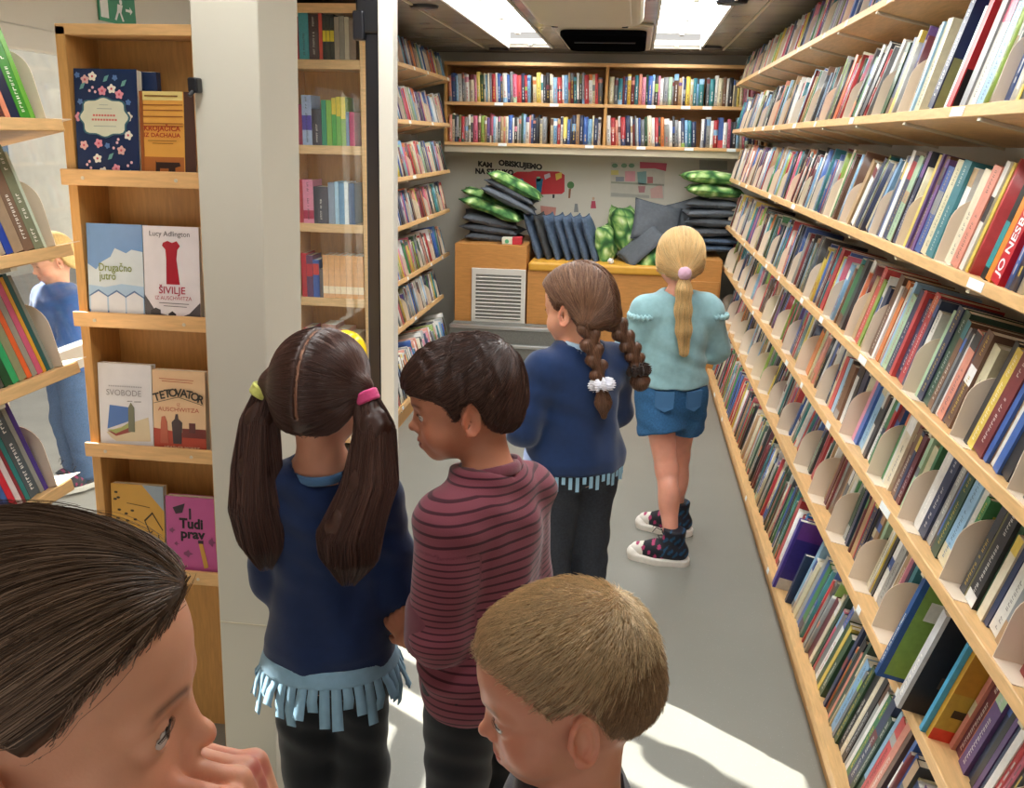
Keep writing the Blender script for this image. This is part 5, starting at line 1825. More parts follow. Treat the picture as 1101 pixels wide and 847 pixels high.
def leg_set(p, spread=0.062, pose=None):
    kz = p.kz
    return [[(sx * spread * 0.95, 0, 0.60 * kz), (sx * spread, 0.012, 0.335 * kz), (sx * spread, -0.006, 0.075), 0] for sx in (-1, 1)]

# ---- 1: the girl close by on the left, profile, hand to her mouth
G1 = Person('brown-haired child at lower left in profile, fist held against the mouth', (42, 764), 0.575, -66, 1.05, head=(-72, -3, 0))
p = G1
wr = p.H((0.020, 0.140, -0.118))
fdir = p.Rh @ np.array([-0.15, -0.30, 0.90])
ndir = p.Rh @ np.array([-0.1, -0.95, -0.15])
hnd = hand_parts(wr, fdir, ndir, curl=(72, 74, 76, 78), s=1.22, thumb_side=1, thumb=(0.6, -.1, .75), spread=0.02)
sh = (0.115, 0, 0.935 * p.kz)
p.arm = {'pts': [(sh, (0.19, 0.06, 0.76 * p.kz), tuple(wr)), ((-0.115, 0, 0.935 * p.kz), (-0.16, -0.01, 0.74 * p.kz), (-0.14, 0.08, 0.60 * p.kz))]}
p.legs = leg_set(p)
f1 = std_body(p, [hnd], legs=True)
skin1 = lin('d59a7c')
zt = p.head_o[2] + 0.14
root = p.make_root(f1, (-0.24, -0.2, 0.02), (0.26, 0.28, zt), 0.0021, lambda V: face_col(p.Q(V), skin1, lin('b8675c'), lin('4a3226')))
p.eyes((-0.10, 0.9, 0.20))
hc1 = cap(p, [(-0.12, -0.075), (-0.06, -0.075), (-0.040, -0.055), (-0.026, -0.012), (-0.016, 0.020), (0.004, 0.024), (0.014, 0.014), (0.028, 0.026), (0.044, 0.046), (0.062, 0.060), (0.085, 0.070)], 0.0105)
base1 = lin('57402f')
o, V1 = p.add('hair', hc1, p.head_o - 0.14, p.head_o + 0.15, 0.003, M['hair'], col=np.array(base1) * 0.6)
tie = np.array([0.0, -0.120, -0.030])
Qv = p.Q(V1); keep = hairline(Qv, [(-0.12, -0.075), (-0.026, -0.012), (0.004, 0.024), (0.062, 0.060), (0.085, 0.068)]) > 0.006
tw = p.H(tie)
def d1(P, g, i):
    return tangent(tw - P, g) + 0.12 * tangent(np.tile(p.Rh @ np.array([0, -0.2, -1.0]), (len(P), 1)), g) * np.linalg.norm(tw - P, axis=1, keepdims=True)
hair_strands(p, 'hair_strand', V1[keep], hc1, 9000, d1, 16, 0.0085, (0.0002, 0.0030), base1, var=0.32, r0=0.00033, r1=0.00022, wig=0.0005, tint=lin('a68a74'))
hair_strands(p, 'flyaway_hair', V1[keep], hc1, 500, d1, 12, 0.009, (0.002, 0.006), lin('5c4636'), var=0.3, r0=0.00018, r1=0.0001, wig=0.0012)
tubes('ponytail', np.array([[tw + p.Rh @ np.array([0.012 * math.cos(a) * q, -0.004 - 0.05 * t_, 0.012 * math.sin(a) * q - 0.26 * t_ ** 1.5]) * 1.0 + p.Rh @ np.array([0.018 * math.cos(a) * t_, 0.016 * math.sin(a) * t_, 0]) for t_ in np.linspace(0, 1, 12)] for a, q in zip(RNG.uniform(0, 6.28, 900), RNG.uniform(0.1, 1.1, 900))]), 0.0008, 0.0005, np.array(base1) * RNG.uniform(0.6, 1.5, (900, 1)), M['strand'], root)
def top_f(p, g=0.012, hem=0.006, z0=0.60, fs=0.0025, seed=0.0, rs=(0.047, 0.040, 0.032), upto=1.0, neck=0.050, nlift=0.0, kk=0.03, shw=0.108):
    kz = p.kz
    def f(P):
        B = P / np.array([p.kx, p.kx, kz])
        d = torso(B, g, z0, 1.0 + nlift, hem=hem, k=0.006)
        for sx in (-1, 1):
            d = smin(d, cone(P, (0.035 * sx, -0.004, (0.958 + nlift) * kz), (shw * sx * p.kx, -0.004, 0.926 * kz), 0.038 + g * 0.4, rs[0]), kk)
        d = smin(d, sleeves(p, P, rs, upto), kk * 0.8)
        d = d + folds(P, fs, seed)
        nb = np.array([0, -0.012, 0.965 * kz]); nk = p.H((0, -0.022, -0.035))
        ndv = (nk - nb) / np.linalg.norm(nk - nb)
        t = (P - nb) @ ndv
        rad = np.sqrt(np.maximum(0, ((P - nb) ** 2).sum(1) - t ** 2))
        d = smax(d, np.where(t > 0.0, neck - rad, -1.0), 0.004) if neck else d
        d = smax(d, t - 0.050, 0.004)
        return d
    return f
ft = top_f(p, seed=1.1)
p.add('sweater', ft, (-0.28, -0.2, 0.5), (0.32, 0.30, p.head_o[2]), 0.006, M['cloth'], col=lin('8c3a4c'))
trousers(p, 'trousers', '2c3a5c', upto=2)
for L in p.legs:
    shoe(p, L[2], 0, '3a3a42', 'd8d4cc')

# ---- 2: fair-haired boy close by
B2 = Person('fair short-haired boy at the bottom centre, close to the camera, looking down', (609, 746), 0.97, 98, 0.985, head=(101, -13, 0))
p = B2
p.arm = {'pts': [((0.115, 0, 0.935 * p.kz), (0.15, -0.01, 0.74 * p.kz), (0.15, 0.09, 0.60 * p.kz)), ((-0.115, 0, 0.935 * p.kz), (-0.15, -0.01, 0.74 * p.kz), (-0.15, 0.09, 0.60 * p.kz))]}
p.legs = leg_set(p)
h2 = [hand_parts(p.arm['pts'][0][2], (0, 0.5, -0.8), (-1, 0, 0), thumb_side=-1, curl=(20, 24, 28, 30)), hand_parts(p.arm['pts'][1][2], (0, 0.5, -0.8), (1, 0, 0), thumb_side=1, curl=(20, 24, 28, 30))]
skin2 = lin('d69a7e')
root = p.make_root(std_body(p, h2, mouth=0.6), (-0.22, -0.2, 0.02), (0.22, 0.22, p.head_o[2] + 0.14), 0.0021, lambda V: face_col(p.Q(V), skin2, lin('c0605a'), lin('8a6448')))
p.eyes((0.0, 0.9, -0.35), '4a5a60')
TAB2 = [(-0.12, -0.040), (-0.080, -0.042), (-0.055, -0.036), (-0.036, -0.018), (-0.024, 0.012), (-0.012, 0.028), (0.004, 0.024), (0.010, 0.020), (0.020, 0.022), (0.028, 0.036), (0.042, 0.052), (0.062, 0.068), (0.085, 0.078)]
def ex2(Q, d):
    return d - 0.004 * smooth01((Q[:, 2] - 0.03) / 0.06)
hc2 = cap(p, TAB2, 0.0065, extra=ex2, soft=0.03)
base2 = lin('b08a5c')
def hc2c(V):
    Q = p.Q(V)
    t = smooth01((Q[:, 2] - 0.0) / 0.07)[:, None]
    return np.array(lin('8a6a4e')) * (1 - t) + np.array(lin('b08c62')) * t  # crown highlight put into the hair colour as a paler tone
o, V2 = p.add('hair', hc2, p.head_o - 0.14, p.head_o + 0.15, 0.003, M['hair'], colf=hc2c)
Qv = p.Q(V2); keep = hairline(Qv, TAB2) > 0.002
whorl = p.H((0.012, -0.070, 0.098))
fwd = p.Rh @ np.array([0, 1.0, -0.1])
def d2(P, g, i):
    v = tangent(P - whorl, g)
    v = v / (np.linalg.norm(v, axis=1, keepdims=True) + 1e-6)
    w_ = np.cross(g, v)
    v = v + 0.35 * w_ * np.exp(-np.linalg.norm(P - whorl, axis=1, keepdims=True) / 0.03) + 0.5 * tangent(np.tile(fwd, (len(P), 1)), g)
    v = tangent(v, g); v /= np.linalg.norm(v, axis=1, keepdims=True) + 1e-6
    return v + g * (0.55 - 0.09 * i) + RNG.normal(0, 0.10, v.shape)
up2 = V2[keep]; Qk = p.Q(up2)
top = Qk[:, 2] > 0.040 + RNG.normal(0, 0.014, len(Qk)) - 0.15 * Qk[:, 1]  # top and front strands: backlit highlight painted as paler blond
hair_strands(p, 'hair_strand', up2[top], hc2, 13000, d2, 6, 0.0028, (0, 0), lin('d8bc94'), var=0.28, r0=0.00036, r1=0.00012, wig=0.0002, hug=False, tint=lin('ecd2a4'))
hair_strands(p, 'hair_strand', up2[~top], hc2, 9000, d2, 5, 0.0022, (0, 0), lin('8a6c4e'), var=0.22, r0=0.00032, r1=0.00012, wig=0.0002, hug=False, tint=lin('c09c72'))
ft = top_f(p, seed=2.1, upto=0.2, rs=(0.05, 0.046, 0.044))
p.add('shirt', ft, (-0.26, -0.2, 0.5), (0.26, 0.24, p.head_o[2]), 0.006, M['cloth'], col=lin('33343c'))
trousers(p, 'trousers', '3c4450', upto=2)
for L in p.legs:
    shoe(p, L[2], 0, '3a3a42', 'd8d4cc')

# ---- 3: boy in a maroon striped shirt
B3 = Person('dark-haired boy in a maroon striped shirt, looking down to the left', (499, 436), 1.56, 60, 0.98, head=(103, -10, 0), neck_lean=(-0.012, 0.042))
p = B3
kz = p.kz
p.kx = 0.93
p.arm = {'pts': [((0.104, -0.004, 0.925 * kz), (0.124, 0.0, 0.745 * kz), (0.085, 0.11, 0.70 * kz)), ((-0.104, -0.004, 0.925 * kz), (-0.128, -0.005, 0.735 * kz), (-0.095, 0.095, 0.675 * kz))]}
p.legs = leg_set(p)
h3 = [hand_parts(p.arm['pts'][0][2], (-0.4, 0.8, 0.1), (0, -0.3, -1), thumb_side=1, curl=(45, 50, 55, 55), s=0.9), hand_parts(p.arm['pts'][1][2], (0.2, 0.8, 0.35), (0.8, 0, -0.5), thumb_side=1, curl=(6, 50, 55, 60), s=0.95)]
skin3 = lin('c28468')
root = p.make_root(std_body(p, h3, mouth=0.8), (-0.24, -0.2, 0.02), (0.24, 0.30, p.head_o[2] + 0.14), 0.0034, lambda V: face_col(p.Q(V), skin3, lin('a04a44'), lin('2c1c18')))
p.eyes((0.0, 0.9, -0.45))
TAB3 = [(-0.12, -0.062), (-0.080, -0.064), (-0.055, -0.056), (-0.034, -0.034), (-0.022, 0.000), (-0.012, 0.022), (0.004, 0.018), (0.010, -0.010), (0.022, -0.012), (0.030, 0.014), (0.044, 0.030), (0.062, 0.038), (0.085, 0.040)]
def ex3(Q, d):
    t = 0.0055 * smooth01((Q[:, 2] - 0.0) / 0.07) + 0.004 * smooth01((-0.02 - Q[:, 1]) / 0.05)
    fr = ell(Q, (0.0, 0.064, 0.066), (0.050, 0.030, 0.019))
    return smin(d - t, fr, 0.012) + 0.0016 * np.sin(110 * Q[:, 0] + 6 * np.sin(60 * Q[:, 1])) * np.sin(70 * Q[:, 1] + 40 * Q[:, 2])
hc3 = cap(p, TAB3, 0.0075, extra=ex3)
base3 = lin('40292200'[:6])
o, V3 = p.add('hair', hc3, p.head_o - 0.15, p.head_o + 0.16, 0.0032, M['hair'], col=np.array(base3) * 0.8)
Qv = p.Q(V3); keep = hairline(Qv, TAB3) > 0.0
whorl3 = p.H((0.0, -0.070, 0.095)); fwd3 = p.Rh @ np.array([0.1, 1.0, -0.1])
def d3(P, g, i):
    v = tangent(P - whorl3, g)
    v = v / (np.linalg.norm(v, axis=1, keepdims=True) + 1e-6) + 0.6 * tangent(np.tile(fwd3, (len(P), 1)), g)
    return v + g * 0.10
hair_strands(p, 'hair_strand', V3[keep], hc3, 6000, d3, 8, 0.0055, (0.0002, 0.0022), base3, var=0.35, r0=0.0005, r1=0.0002, wig=0.0005, tint=lin('6a4c40'))
SR3 = (0.056, 0.054, 0.050)
ft = top_f(p, g=0.022, hem=0.010, z0=0.555, seed=3.3, fs=0.0032, upto=0.10, rs=SR3, neck=0.050, nlift=0.004)
M['stripe'] = stripe_mat('maroon_striped_jersey', '7e414d', '431f29', 0.0145, 0.22)
def st3(V):
    a, b = (np.array(q) for q in p.arm['pts'][1][:2]); a2, b2 = (np.array(q) for q in p.arm['pts'][0][:2])
    rr_ = np.sqrt(V[:, 0] ** 2 + V[:, 1] ** 2)
    st = V[:, 2] - 0.35 * np.minimum(rr_, 0.09) * smooth01((V[:, 2] / kz - 0.80) / 0.20)
    for a_, b_ in ((a, b), (a2, b2)):
        d_ = (b_ - a_) / np.linalg.norm(b_ - a_)
        t = (V - a_) @ d_
        dist = cone(V, a_, b_, 0.05, 0.05)
        m = (dist < 0.014) & (t > 0.035) & (np.abs(V[:, 0]) > 0.095)
        st[m] = 5 - t[m] * 1.25
    return st
Vg, Qg = nets(ft, (-0.26, -0.24, 0.5), (0.26, 0.26, p.head_o[2]), 0.0045)
me = mesh_from('shirt', Vg, Qg, M['stripe'], smooth=True)
at_ = me.attributes.new('st', 'FLOAT', 'POINT')
at_.data.foreach_set('value', st3(Vg).astype(np.float32))
shirt3 = link('shirt', me, root)
def ring_d(p, h, r, w_, tilt=0.0):
    nb = np.array([0, -0.012, 0.965 * p.kz]); nk = p.H((0, -0.022, -0.035))
    nd = (nk - nb) / np.linalg.norm(nk - nb)
    def f(P):
        t = (P - nb) @ nd - h - tilt * (P[:, 1] - nb[1])
        rad = np.sqrt(np.maximum(0, ((P - nb) ** 2).sum(1) - ((P - nb) @ nd) ** 2))
        return np.sqrt((rad - r) ** 2 + (t * 0.6) ** 2) - w_
    return f
p.add('collar', ring_d(p, 0.030, 0.052, 0.007), (-0.1, -0.12, 0.9 * kz), (0.1, 0.12, 1.12 * kz), 0.003, M['cloth'], col=lin('78404c'))
p.add('undershirt', ring_d(p, 0.033, 0.044, 0.004), (-0.1, -0.12, 0.9 * kz), (0.1, 0.12, 1.12 * kz), 0.003, M['cloth'], col=lin('d8d4d4'))
for sx in (0, 1):
    a, b = (np.array(q) for q in p.arm['pts'][sx][:2]); c_ = np.array(p.arm['pts'][sx][2])
    e = b + (c_ - b) * 0.10
    dd = (b - a) / np.linalg.norm(b - a)
    p.add('cuff', lambda P, e=e, dd=dd: np.maximum(cone(P, e - dd * 0.045, e + dd * .0, 0.058, 0.057), -cone(P, e - dd * .1, e + dd * 0.1, 0.048, 0.048)), e - 0.12, e + 0.12, 0.004, M['cloth'], col=lin('6c3542'))
# the loose lower front of the shirt
trousers(p, 'trousers', '14161c', upto=2, mate=M['cloth'])
for L in p.legs:
    shoe(p, L[2], 0, '2a2a30', 'd8d4cc')

# ---- 4: girl with two long pigtails seen from behind
G4 = Person('girl with two long dark pigtails seen from behind, navy sweater with pale blue fringe', (346, 428), 1.60, 8, 1.0, head=(-4, -6, 0), neck_lean=(0.0, 0.004))
p = G4
kz = p.kz
p.kx = 0.87
p.arm = {'pts': [((0.098, 0, 0.925 * kz), (0.130, 0.01, 0.735 * kz), (0.06, 0.145, 0.72 * kz)), ((-0.098, 0, 0.925 * kz), (-0.112, 0.03, 0.735 * kz), (-0.055, 0.150, 0.72 * kz))]}
p.legs = leg_set(p, 0.052)
h4 = [hand_parts(p.arm['pts'][0][2], (-0.7, 0.6, 0.2), (0, -1, 0), thumb_side=-1, s=0.9), hand_parts(p.arm['pts'][1][2], (0.7, 0.6, 0.2), (0, -1, 0), thumb_side=1, s=0.9)]
root = p.make_root(std_body(p, h4), (-0.24, -0.2, 0.02), (0.24, 0.26, p.head_o[2] + 0.14), 0.0036, lambda V: face_col(p.Q(V), lin('c98f74'), lin('b06058'), lin('2c1c18')))
p.eyes((0, 0.9, -0.2))
ties = [np.array([-0.088, -0.030, 0.022]), np.array([0.088, -0.026, 0.026])]
def part4(Q):
    return 0.0095 * np.exp(-(Q[:, 0] / 0.0024) ** 2) * (Q[:, 2] > -0.02)
TAB4 = [(-0.12, -0.058), (-0.06, -0.058), (-0.045, -0.040), (-0.028, -0.016), (-0.018, 0.018), (0.004, 0.018), (0.014, 0.004), (0.024, 0.012), (0.036, 0.034), (0.055, 0.054), (0.085, 0.066)]
def ex4(Q, d):
    for t_ in ties:
        d = smin(d, ell(Q, t_ * np.array([0.92, 1, 1]), (0.020, 0.024, 0.024)), 0.02)
    return d
hc4 = cap(p, TAB4, 0.011, extra=ex4, part=part4)
base4 = lin('4a3028')
def hc4c(V):
    Q = p.Q(V)
    C = np.tile(np.array(base4) * 0.75, (len(V), 1))
    m = (np.abs(Q[:, 0]) < 0.0022) & (Q[:, 2] > -0.02)
    C[m] = lin('b88e76')
    return C
o, V4 = p.add('hair', hc4, p.head_o - 0.15, p.head_o + 0.15, 0.0028, M['hair'], colf=hc4c)
Qv = p.Q(V4); keep = (hairline(Qv, TAB4) > 0.0) & (np.abs(Qv[:, 0]) > 0.004)
tws = [p.H(t_) for t_ in ties]
sx4 = (p.Rh @ np.array([1.0, 0, 0]))
def d4(P, g, i):
    left = ((P - p.head_o) @ sx4 < 0)[:, None]
    tw_ = np.where(left, tws[0], tws[1])
    return tangent(tw_ - P, g)
hair_strands(p, 'hair_strand', V4[keep], hc4, 5000, d4, 10, 0.010, (0.0002, 0.002), base4, var=0.3, r0=0.0005, r1=0.0004, wig=0.0003, tint=lin('5c4038'))
tails = [[(-0.088, -0.030, 0.020), (-0.100, -0.040, -0.03), (-0.104, -0.052, -0.12), (-0.102, -0.066, -0.19), (-0.092, -0.074, -0.255), (-0.086, -0.078, -0.285)],
         [(0.088, -0.026, 0.026), (0.112, -0.042, -0.03), (0.112, -0.070, -0.12), (0.085, -0.098, -0.20), (0.085, -0.106, -0.245), (0.080, -0.106, -0.28)]]
tr_ = [(0.013, 0.022, 0.031, 0.034, 0.026, 0.006), (0.013, 0.024, 0.034, 0.040, 0.032, 0.006)]
Rz4 = rotm(-4 - p.yaw)
for tl, rr, nm in zip(tails, tr_, ('left', 'right')):
    pts = [p.head_o + Rz4 @ np.array(q) for q in tl]
    def ftail(P, pts=pts, rr=rr):
        d = chain(P, pts, rr, 0.02)
        return d + 0.0016 * np.sin(160 * P[:, 0] + 14 * np.sin(14 * P[:, 2])) * np.sin(120 * P[:, 1] + 8 * P[:, 2])
    o, Vt = p.add('pigtail', ftail, np.min(pts, 0) - 0.08, np.max(pts, 0) + 0.08, 0.0045, M['hair'], col=np.array(base4) * 0.7)
    cp = np.array(pts)
    n_ = 4200
    u0 = RNG.uniform(0.0, 0.55, n_) ** 1.3; u1 = np.minimum(1.0, u0 + RNG.uniform(0.4, 0.8, n_))
    th_ = RNG.uniform(0, 6.28, n_); q_ = RNG.uniform(0.85, 1.30, n_)
    S_ = 14
    PA = np.empty((n_, S_, 3))
    kn = np.linspace(0, 1, len(cp))
    for i in range(S_):
        u = u0 + (u1 - u0) * i / (S_ - 1)
        c3 = np.stack([np.interp(u, kn, cp[:, k]) for k in range(3)], 1)
        r = np.interp(u, kn, rr) * q_
        a_ = th_ + 0.5 * u
        r = r * (1 + 0.5 * np.clip(u - 0.55, 0, 1) * (q_ - 0.8) * 3) + 0.002 * np.sin(th_ * 7 + 9 * u)
        PA[:, i] = c3 + np.stack([0.004 * np.sin(5 * u + th_ * 3), 0 * u, -0.035 * np.clip(u - 0.8, 0, 1) * (q_ - .7) * 4], 1) + np.stack([np.cos(a_) * r, np.sin(a_) * r, 0 * r], 1)
    tubes('pigtail_strand', PA, 0.0006, 0.0003, np.array(base4) * RNG.uniform(0.55, 1.7, (n_, 1)) + RNG.random((n_, 1)) ** 3 * np.array(lin('6a4a3c')) * 0.6, M['strand'], root)
for q, col in ((ties[0], 'c8c86a'), (ties[1], 'd0487c')):
    cpos = p.head_o + Rz4 @ (q + np.array([np.sign(q[0]) * 0.006, -0.004, -0.008]))
    ax_ = Rz4 @ np.array([np.sign(q[0]) * 0.5, -0.2, -1.0]); ax_ /= np.linalg.norm(ax_)
    def ft_(P, cpos=cpos, ax_=ax_):
        t = (P - cpos) @ ax_
        rad = np.sqrt(np.maximum(0, ((P - cpos) ** 2).sum(1) - t ** 2))
        a_ = np.arctan2(P[:, 1] - cpos[1], P[:, 0] - cpos[0])
        d = 9
        for o_ in (-0.006, 0.0, 0.006):
            d = np.minimum(d, np.sqrt((rad - 0.018) ** 2 + (t - o_) ** 2) - 0.0042)
        return d
    p.add('hair_tie', ft_, cpos - 0.035, cpos + 0.035, 0.0022, M['cloth'], col=lin(col))
ft = top_f(p, g=0.012, hem=0.016, z0=0.600, seed=4.7, fs=0.003, rs=(0.043, 0.040, 0.034))
p.add('sweater', ft, (-0.26, -0.22, 0.5), (0.27, 0.26, p.head_o[2]), 0.0055, M['cloth'], col=lin('15284f'))
p.add('collar', ring_d(p, 0.012, 0.049, 0.0055), (-0.1, -0.12, 0.9 * kz), (0.1, 0.12, 1.12 * kz), 0.003, M['cloth'], col=lin('4c7098'))
# pale blue fringed hem
fr = MB()
nF = 40
zh = 0.615 * kz
for i in range(nF):
    a0 = 2 * math.pi * i / nF; a1 = a0 + 2 * math.pi / nF * 0.86
    sw = 0.010 * math.sin(i * 2.3) ; L_ = 0.070 + 0.020 * math.sin(i * 1.7)
    pts = []
    for (z, gx) in ((zh, 0.0), (zh - 0.03, 0.012), (zh - L_ * 0.75, 0.020), (zh - L_ - 0.012, 0.022 + sw)):
        for a in (a0, a1):
            rx, ry = 0.122 + gx, 0.100 + gx
            tw_ = 0.25 * sw * (zh - z) / 0.05 * 8
            pts.append((rx * math.cos(a + tw_ * 0.1), ry * math.sin(a + tw_ * 0.1), z))
    P2 = pts + [(x * 0.985, y * 0.98, z) for x, y, z in pts]
    F = []
    for k in range(3):
        F.append((2 * k, 2 * k + 1, 2 * k + 3, 2 * k + 2)); F.append((8 + 2 * k, 8 + 2 * k + 2, 8 + 2 * k + 3, 8 + 2 * k + 1))
        F.append((2 * k, 2 * k + 2, 10 + 2 * k, 8 + 2 * k)); F.append((2 * k + 1, 9 + 2 * k, 11 + 2 * k, 3 + 2 * k))
    fr.poly(P2, F)
fr.build('fringe', mat('pale_blue_jersey', '86aac0', 0.85, var=0.08, scale=60), root, smooth=True)
def band4(P):
    B = P / np.array([p.kx, p.kx, kz])
    rx = 0.112 + 0.35 * np.clip(0.65 - B[:, 2], 0, 1); ry = 0.090 + 0.35 * np.clip(0.65 - B[:, 2], 0, 1)
    q = np.sqrt((P[:, 0] / rx) ** 2 + (P[:, 1] / ry) ** 2)
    return smax((q - 1) * ry, np.abs(B[:, 2] - 0.605) - 0.016, 0.004)
p.add('shirt_hem', band4, (-0.2, -0.2, 0.5), (0.2, 0.2, 0.72), 0.005, M['cloth'], col=lin('86aac0'))
trousers(p, 'leggings', '101319', upto=2, mate=M['cloth'], rs=(0.064, 0.052, 0.040))
for L in p.legs:
    shoe(p, L[2], 0, '3a3a42', 'd8d4cc')

# ---- 5: girl with two plaits, navy cardigan
G5 = Person('girl with two long brown plaits, blue cardigan and charcoal trousers, back half turned', (622, 333), 2.72, 38, 1.14, head=(58, -8, 0), neck_lean=(0.0, 0.010))
p = G5
kz = p.kz
p.arm = {'pts': [((0.115, 0, 0.925 * kz), (0.155, 0.03, 0.745 * kz), (0.05, 0.17, 0.73 * kz)), ((-0.115, 0, 0.925 * kz), (-0.170, 0.000, 0.745 * kz), (-0.06, 0.165, 0.715 * kz))]}
p.legs = leg_set(p, 0.062)
h5 = [hand_parts(p.arm['pts'][0][2], (-0.7, 0.6, 0.2), (0, -1, 0), thumb_side=-1, s=0.9), hand_parts(p.arm['pts'][1][2], (0.7, 0.6, 0.2), (0, -1, 0), thumb_side=1, s=0.9)]
root = p.make_root(std_body(p, h5), (-0.24, -0.2, 0.02), (0.24, 0.28, p.head_o[2] + 0.14), 0.004, lambda V: face_col(p.Q(V), lin('d9a084'), lin('b8685c'), lin('4a3226')))
p.eyes((0, 0.9, -0.4))
base5 = lin('6a4836')
pl5 = [np.array([-0.052, -0.062, -0.020]), np.array([0.052, -0.066, -0.020])]
def part5(Q):
    return 0.012 * np.exp(-((Q[:, 0] - 0.006 * np.sin(60 * Q[:, 1])) / 0.003) ** 2) * (Q[:, 2] > -0.02)
def ex5(Q, d):
    for t_ in pl5:
        d = smin(d, ell(Q, t_, (0.026, 0.026, 0.03)), 0.02)
    return d
hc5 = cap(p, TAB4, 0.013, extra=ex5, part=part5)
o, V5 = p.add('hair', hc5, p.head_o - 0.15, p.head_o + 0.15, 0.0034, M['hair'], col=np.array(base5) * 0.75)
Qv = p.Q(V5); keep = hairline(Qv, TAB4) > 0.0
tw5 = [p.H(t_) for t_ in pl5]; sx5 = p.Rh @ np.array([1.0, 0, 0])
def d5(P, g, i):
    left = ((P - p.head_o) @ sx5 < 0)[:, None]
    return tangent(np.where(left, tw5[0], tw5[1]) - P, g)
hair_strands(p, 'hair_strand', V5[keep], hc5, 3600, d5, 9, 0.011, (0.0002, 0.0025), base5, var=0.35, r0=0.0006, r1=0.0005, wig=0.0008, tint=lin('9a7458'))
Rz5 = rotm(58 - p.yaw)
def braid(name, pts, rad, n_lobes, tail, ub=0.82):
    """three strands plaited: overlapping slanted lobes along the line"""
    pts = [p.head_o + Rz5 @ np.array(q) for q in pts]
    cp = np.array(pts); kn = np.linspace(0, 1, len(cp))
    C = lambda u: np.array([np.interp(u, kn, cp[:, k]) for k in range(3)])
    lobes = []
    for i in range(n_lobes):
        u = (i + 0.5) / n_lobes * ub
        c0 = C(u); c1 = C(min(1, u + 0.9 / n_lobes))
        d_ = c1 - c0; d_ /= np.linalg.norm(d_)
        view = Rz5 @ np.array([-0.4, -1.0, 0]); sd = np.cross(d_, view); sd /= np.linalg.norm(sd)
        k = 1 if i % 2 else -1
        r = rad * (1 - 0.25 * u)
        a = c0 + sd * k * r * 0.75 - d_ * r * 0.7
        b_ = c0 - sd * k * r * 0.15 + d_ * r * 0.7
        lobes.append((a, b_, r * 0.78, r * 0.5))
    def f(P):
        d = chain(P, [C(0), C(ub / 2), C(ub)], (rad * .6, rad * .6, rad * .5), .01)
        for a, b_, ra, rb in lobes:
            d = smin(d, cone(P, a, b_, ra, rb), 0.0022)
        e = C(ub + .02)
        d = smin(d, chain(P, [e, C(ub * .4 + .6), C(1.0)], (rad * 0.45, rad * tail, rad * 0.25), 0.01), 0.003)
        return d
    o, Vb = p.add(name, f, cp.min(0) - 0.06, cp.max(0) + 0.06, 0.0032, M['hair'], col=np.array(base5) * 0.8)
    hair_strands(p, 'plait_strand', Vb, f, 900, lambda P, g, i: tangent(np.tile(Rz5 @ np.array([0.25 , 0, -1.0]), (len(P), 1)), g), 6, 0.006, (0.0002, 0.0018), base5, var=0.35, r0=0.0005, r1=0.0003, tint=lin('9a7458'))
    return C(ub + .01)
t1 = braid('plait', [(-0.052, -0.066, -0.02), (-0.058, -0.085, -0.07), (-0.045, -0.100, -0.13), (-0.036, -0.112, -0.19), (-0.034, -0.118, -0.26)], 0.021, 8, 0.95, 0.66)
t2 = braid('plait', [(0.052, -0.070, -0.02), (0.072, -0.095, -0.06), (0.095, -0.115, -0.11), (0.110, -0.125, -0.15), (0.122, -0.130, -0.21)], 0.021, 10, 1.2)
def scr(c, r, w_):
    def f(P):
        q = P - c
        a_ = np.arctan2(q[:, 1], q[:, 0])
        rad = np.sqrt(q[:, 0] ** 2 + q[:, 1] ** 2)
        return np.sqrt((rad - r) ** 2 + (q[:, 2] + 0.004 * np.sin(7 * a_)) ** 2) - w_ * (1 + 0.35 * np.sin(9 * a_) + 0.25 * np.sin(5 * q[:, 2] * 200))
    return f
p.add('hair_scrunchie', scr(t1, 0.019, 0.013), t1 - 0.05, t1 + 0.05, 0.003, M['cloth'], col=lin('e4e4ee'))
p.add('hair_scrunchie', scr(t2 * 0.6 + (p.head_o + Rz5 @ np.array([0.105, -0.122, -0.14])) * 0.4, 0.018, 0.014), t2 - 0.07, t2 + 0.07, 0.003, M['cloth'], col=lin('33241e'))
ft = top_f(p, g=0.018, hem=0.014, z0=0.600, seed=5.9, fs=0.0025, rs=(0.050, 0.046, 0.036))
p.add('cardigan', ft, (-0.28, -0.22, 0.5), (0.28, 0.28, p.head_o[2]), 0.006, M['cloth'], col=lin('1a3058'))
p.add('collar', ring_d(p, 0.028, 0.048, 0.006), (-0.1, -0.12, 0.9 * kz), (0.1, 0.12, 1.12 * kz), 0.003, M['cloth'], col=lin('a8c4dc'))
fr = MB()
zh = 0.605 * kz
for i in range(46):
    a0 = 2 * math.pi * i / 46; a1 = a0 + 0.07
    L_ = 0.030 + 0.012 * math.sin(i * 2.1)
    rx, ry = 0.143, 0.118
    pts = [(rx * math.cos(a), ry * math.sin(a), z) for z in (zh, zh - L_) for a in (a0, a1)]
    P2 = pts + [(x * 0.98, y * 0.98, z) for x, y, z in pts]
    fr.poly(P2, [(0, 1, 3, 2), (4, 6, 7, 5), (0, 2, 6, 4), (1, 5, 7, 3), (2, 3, 7, 6)])
fr.build('fringe', mat('pale_blue_trim', '8fb4cc', 0.85, var=0.08, scale=60), root)
trousers(p, 'trousers', '34373f', upto=2, rs=(0.080, 0.062, 0.050))
for L in p.legs:
    shoe(p, L[2], 0, '3a3a42', 'd8d4cc')

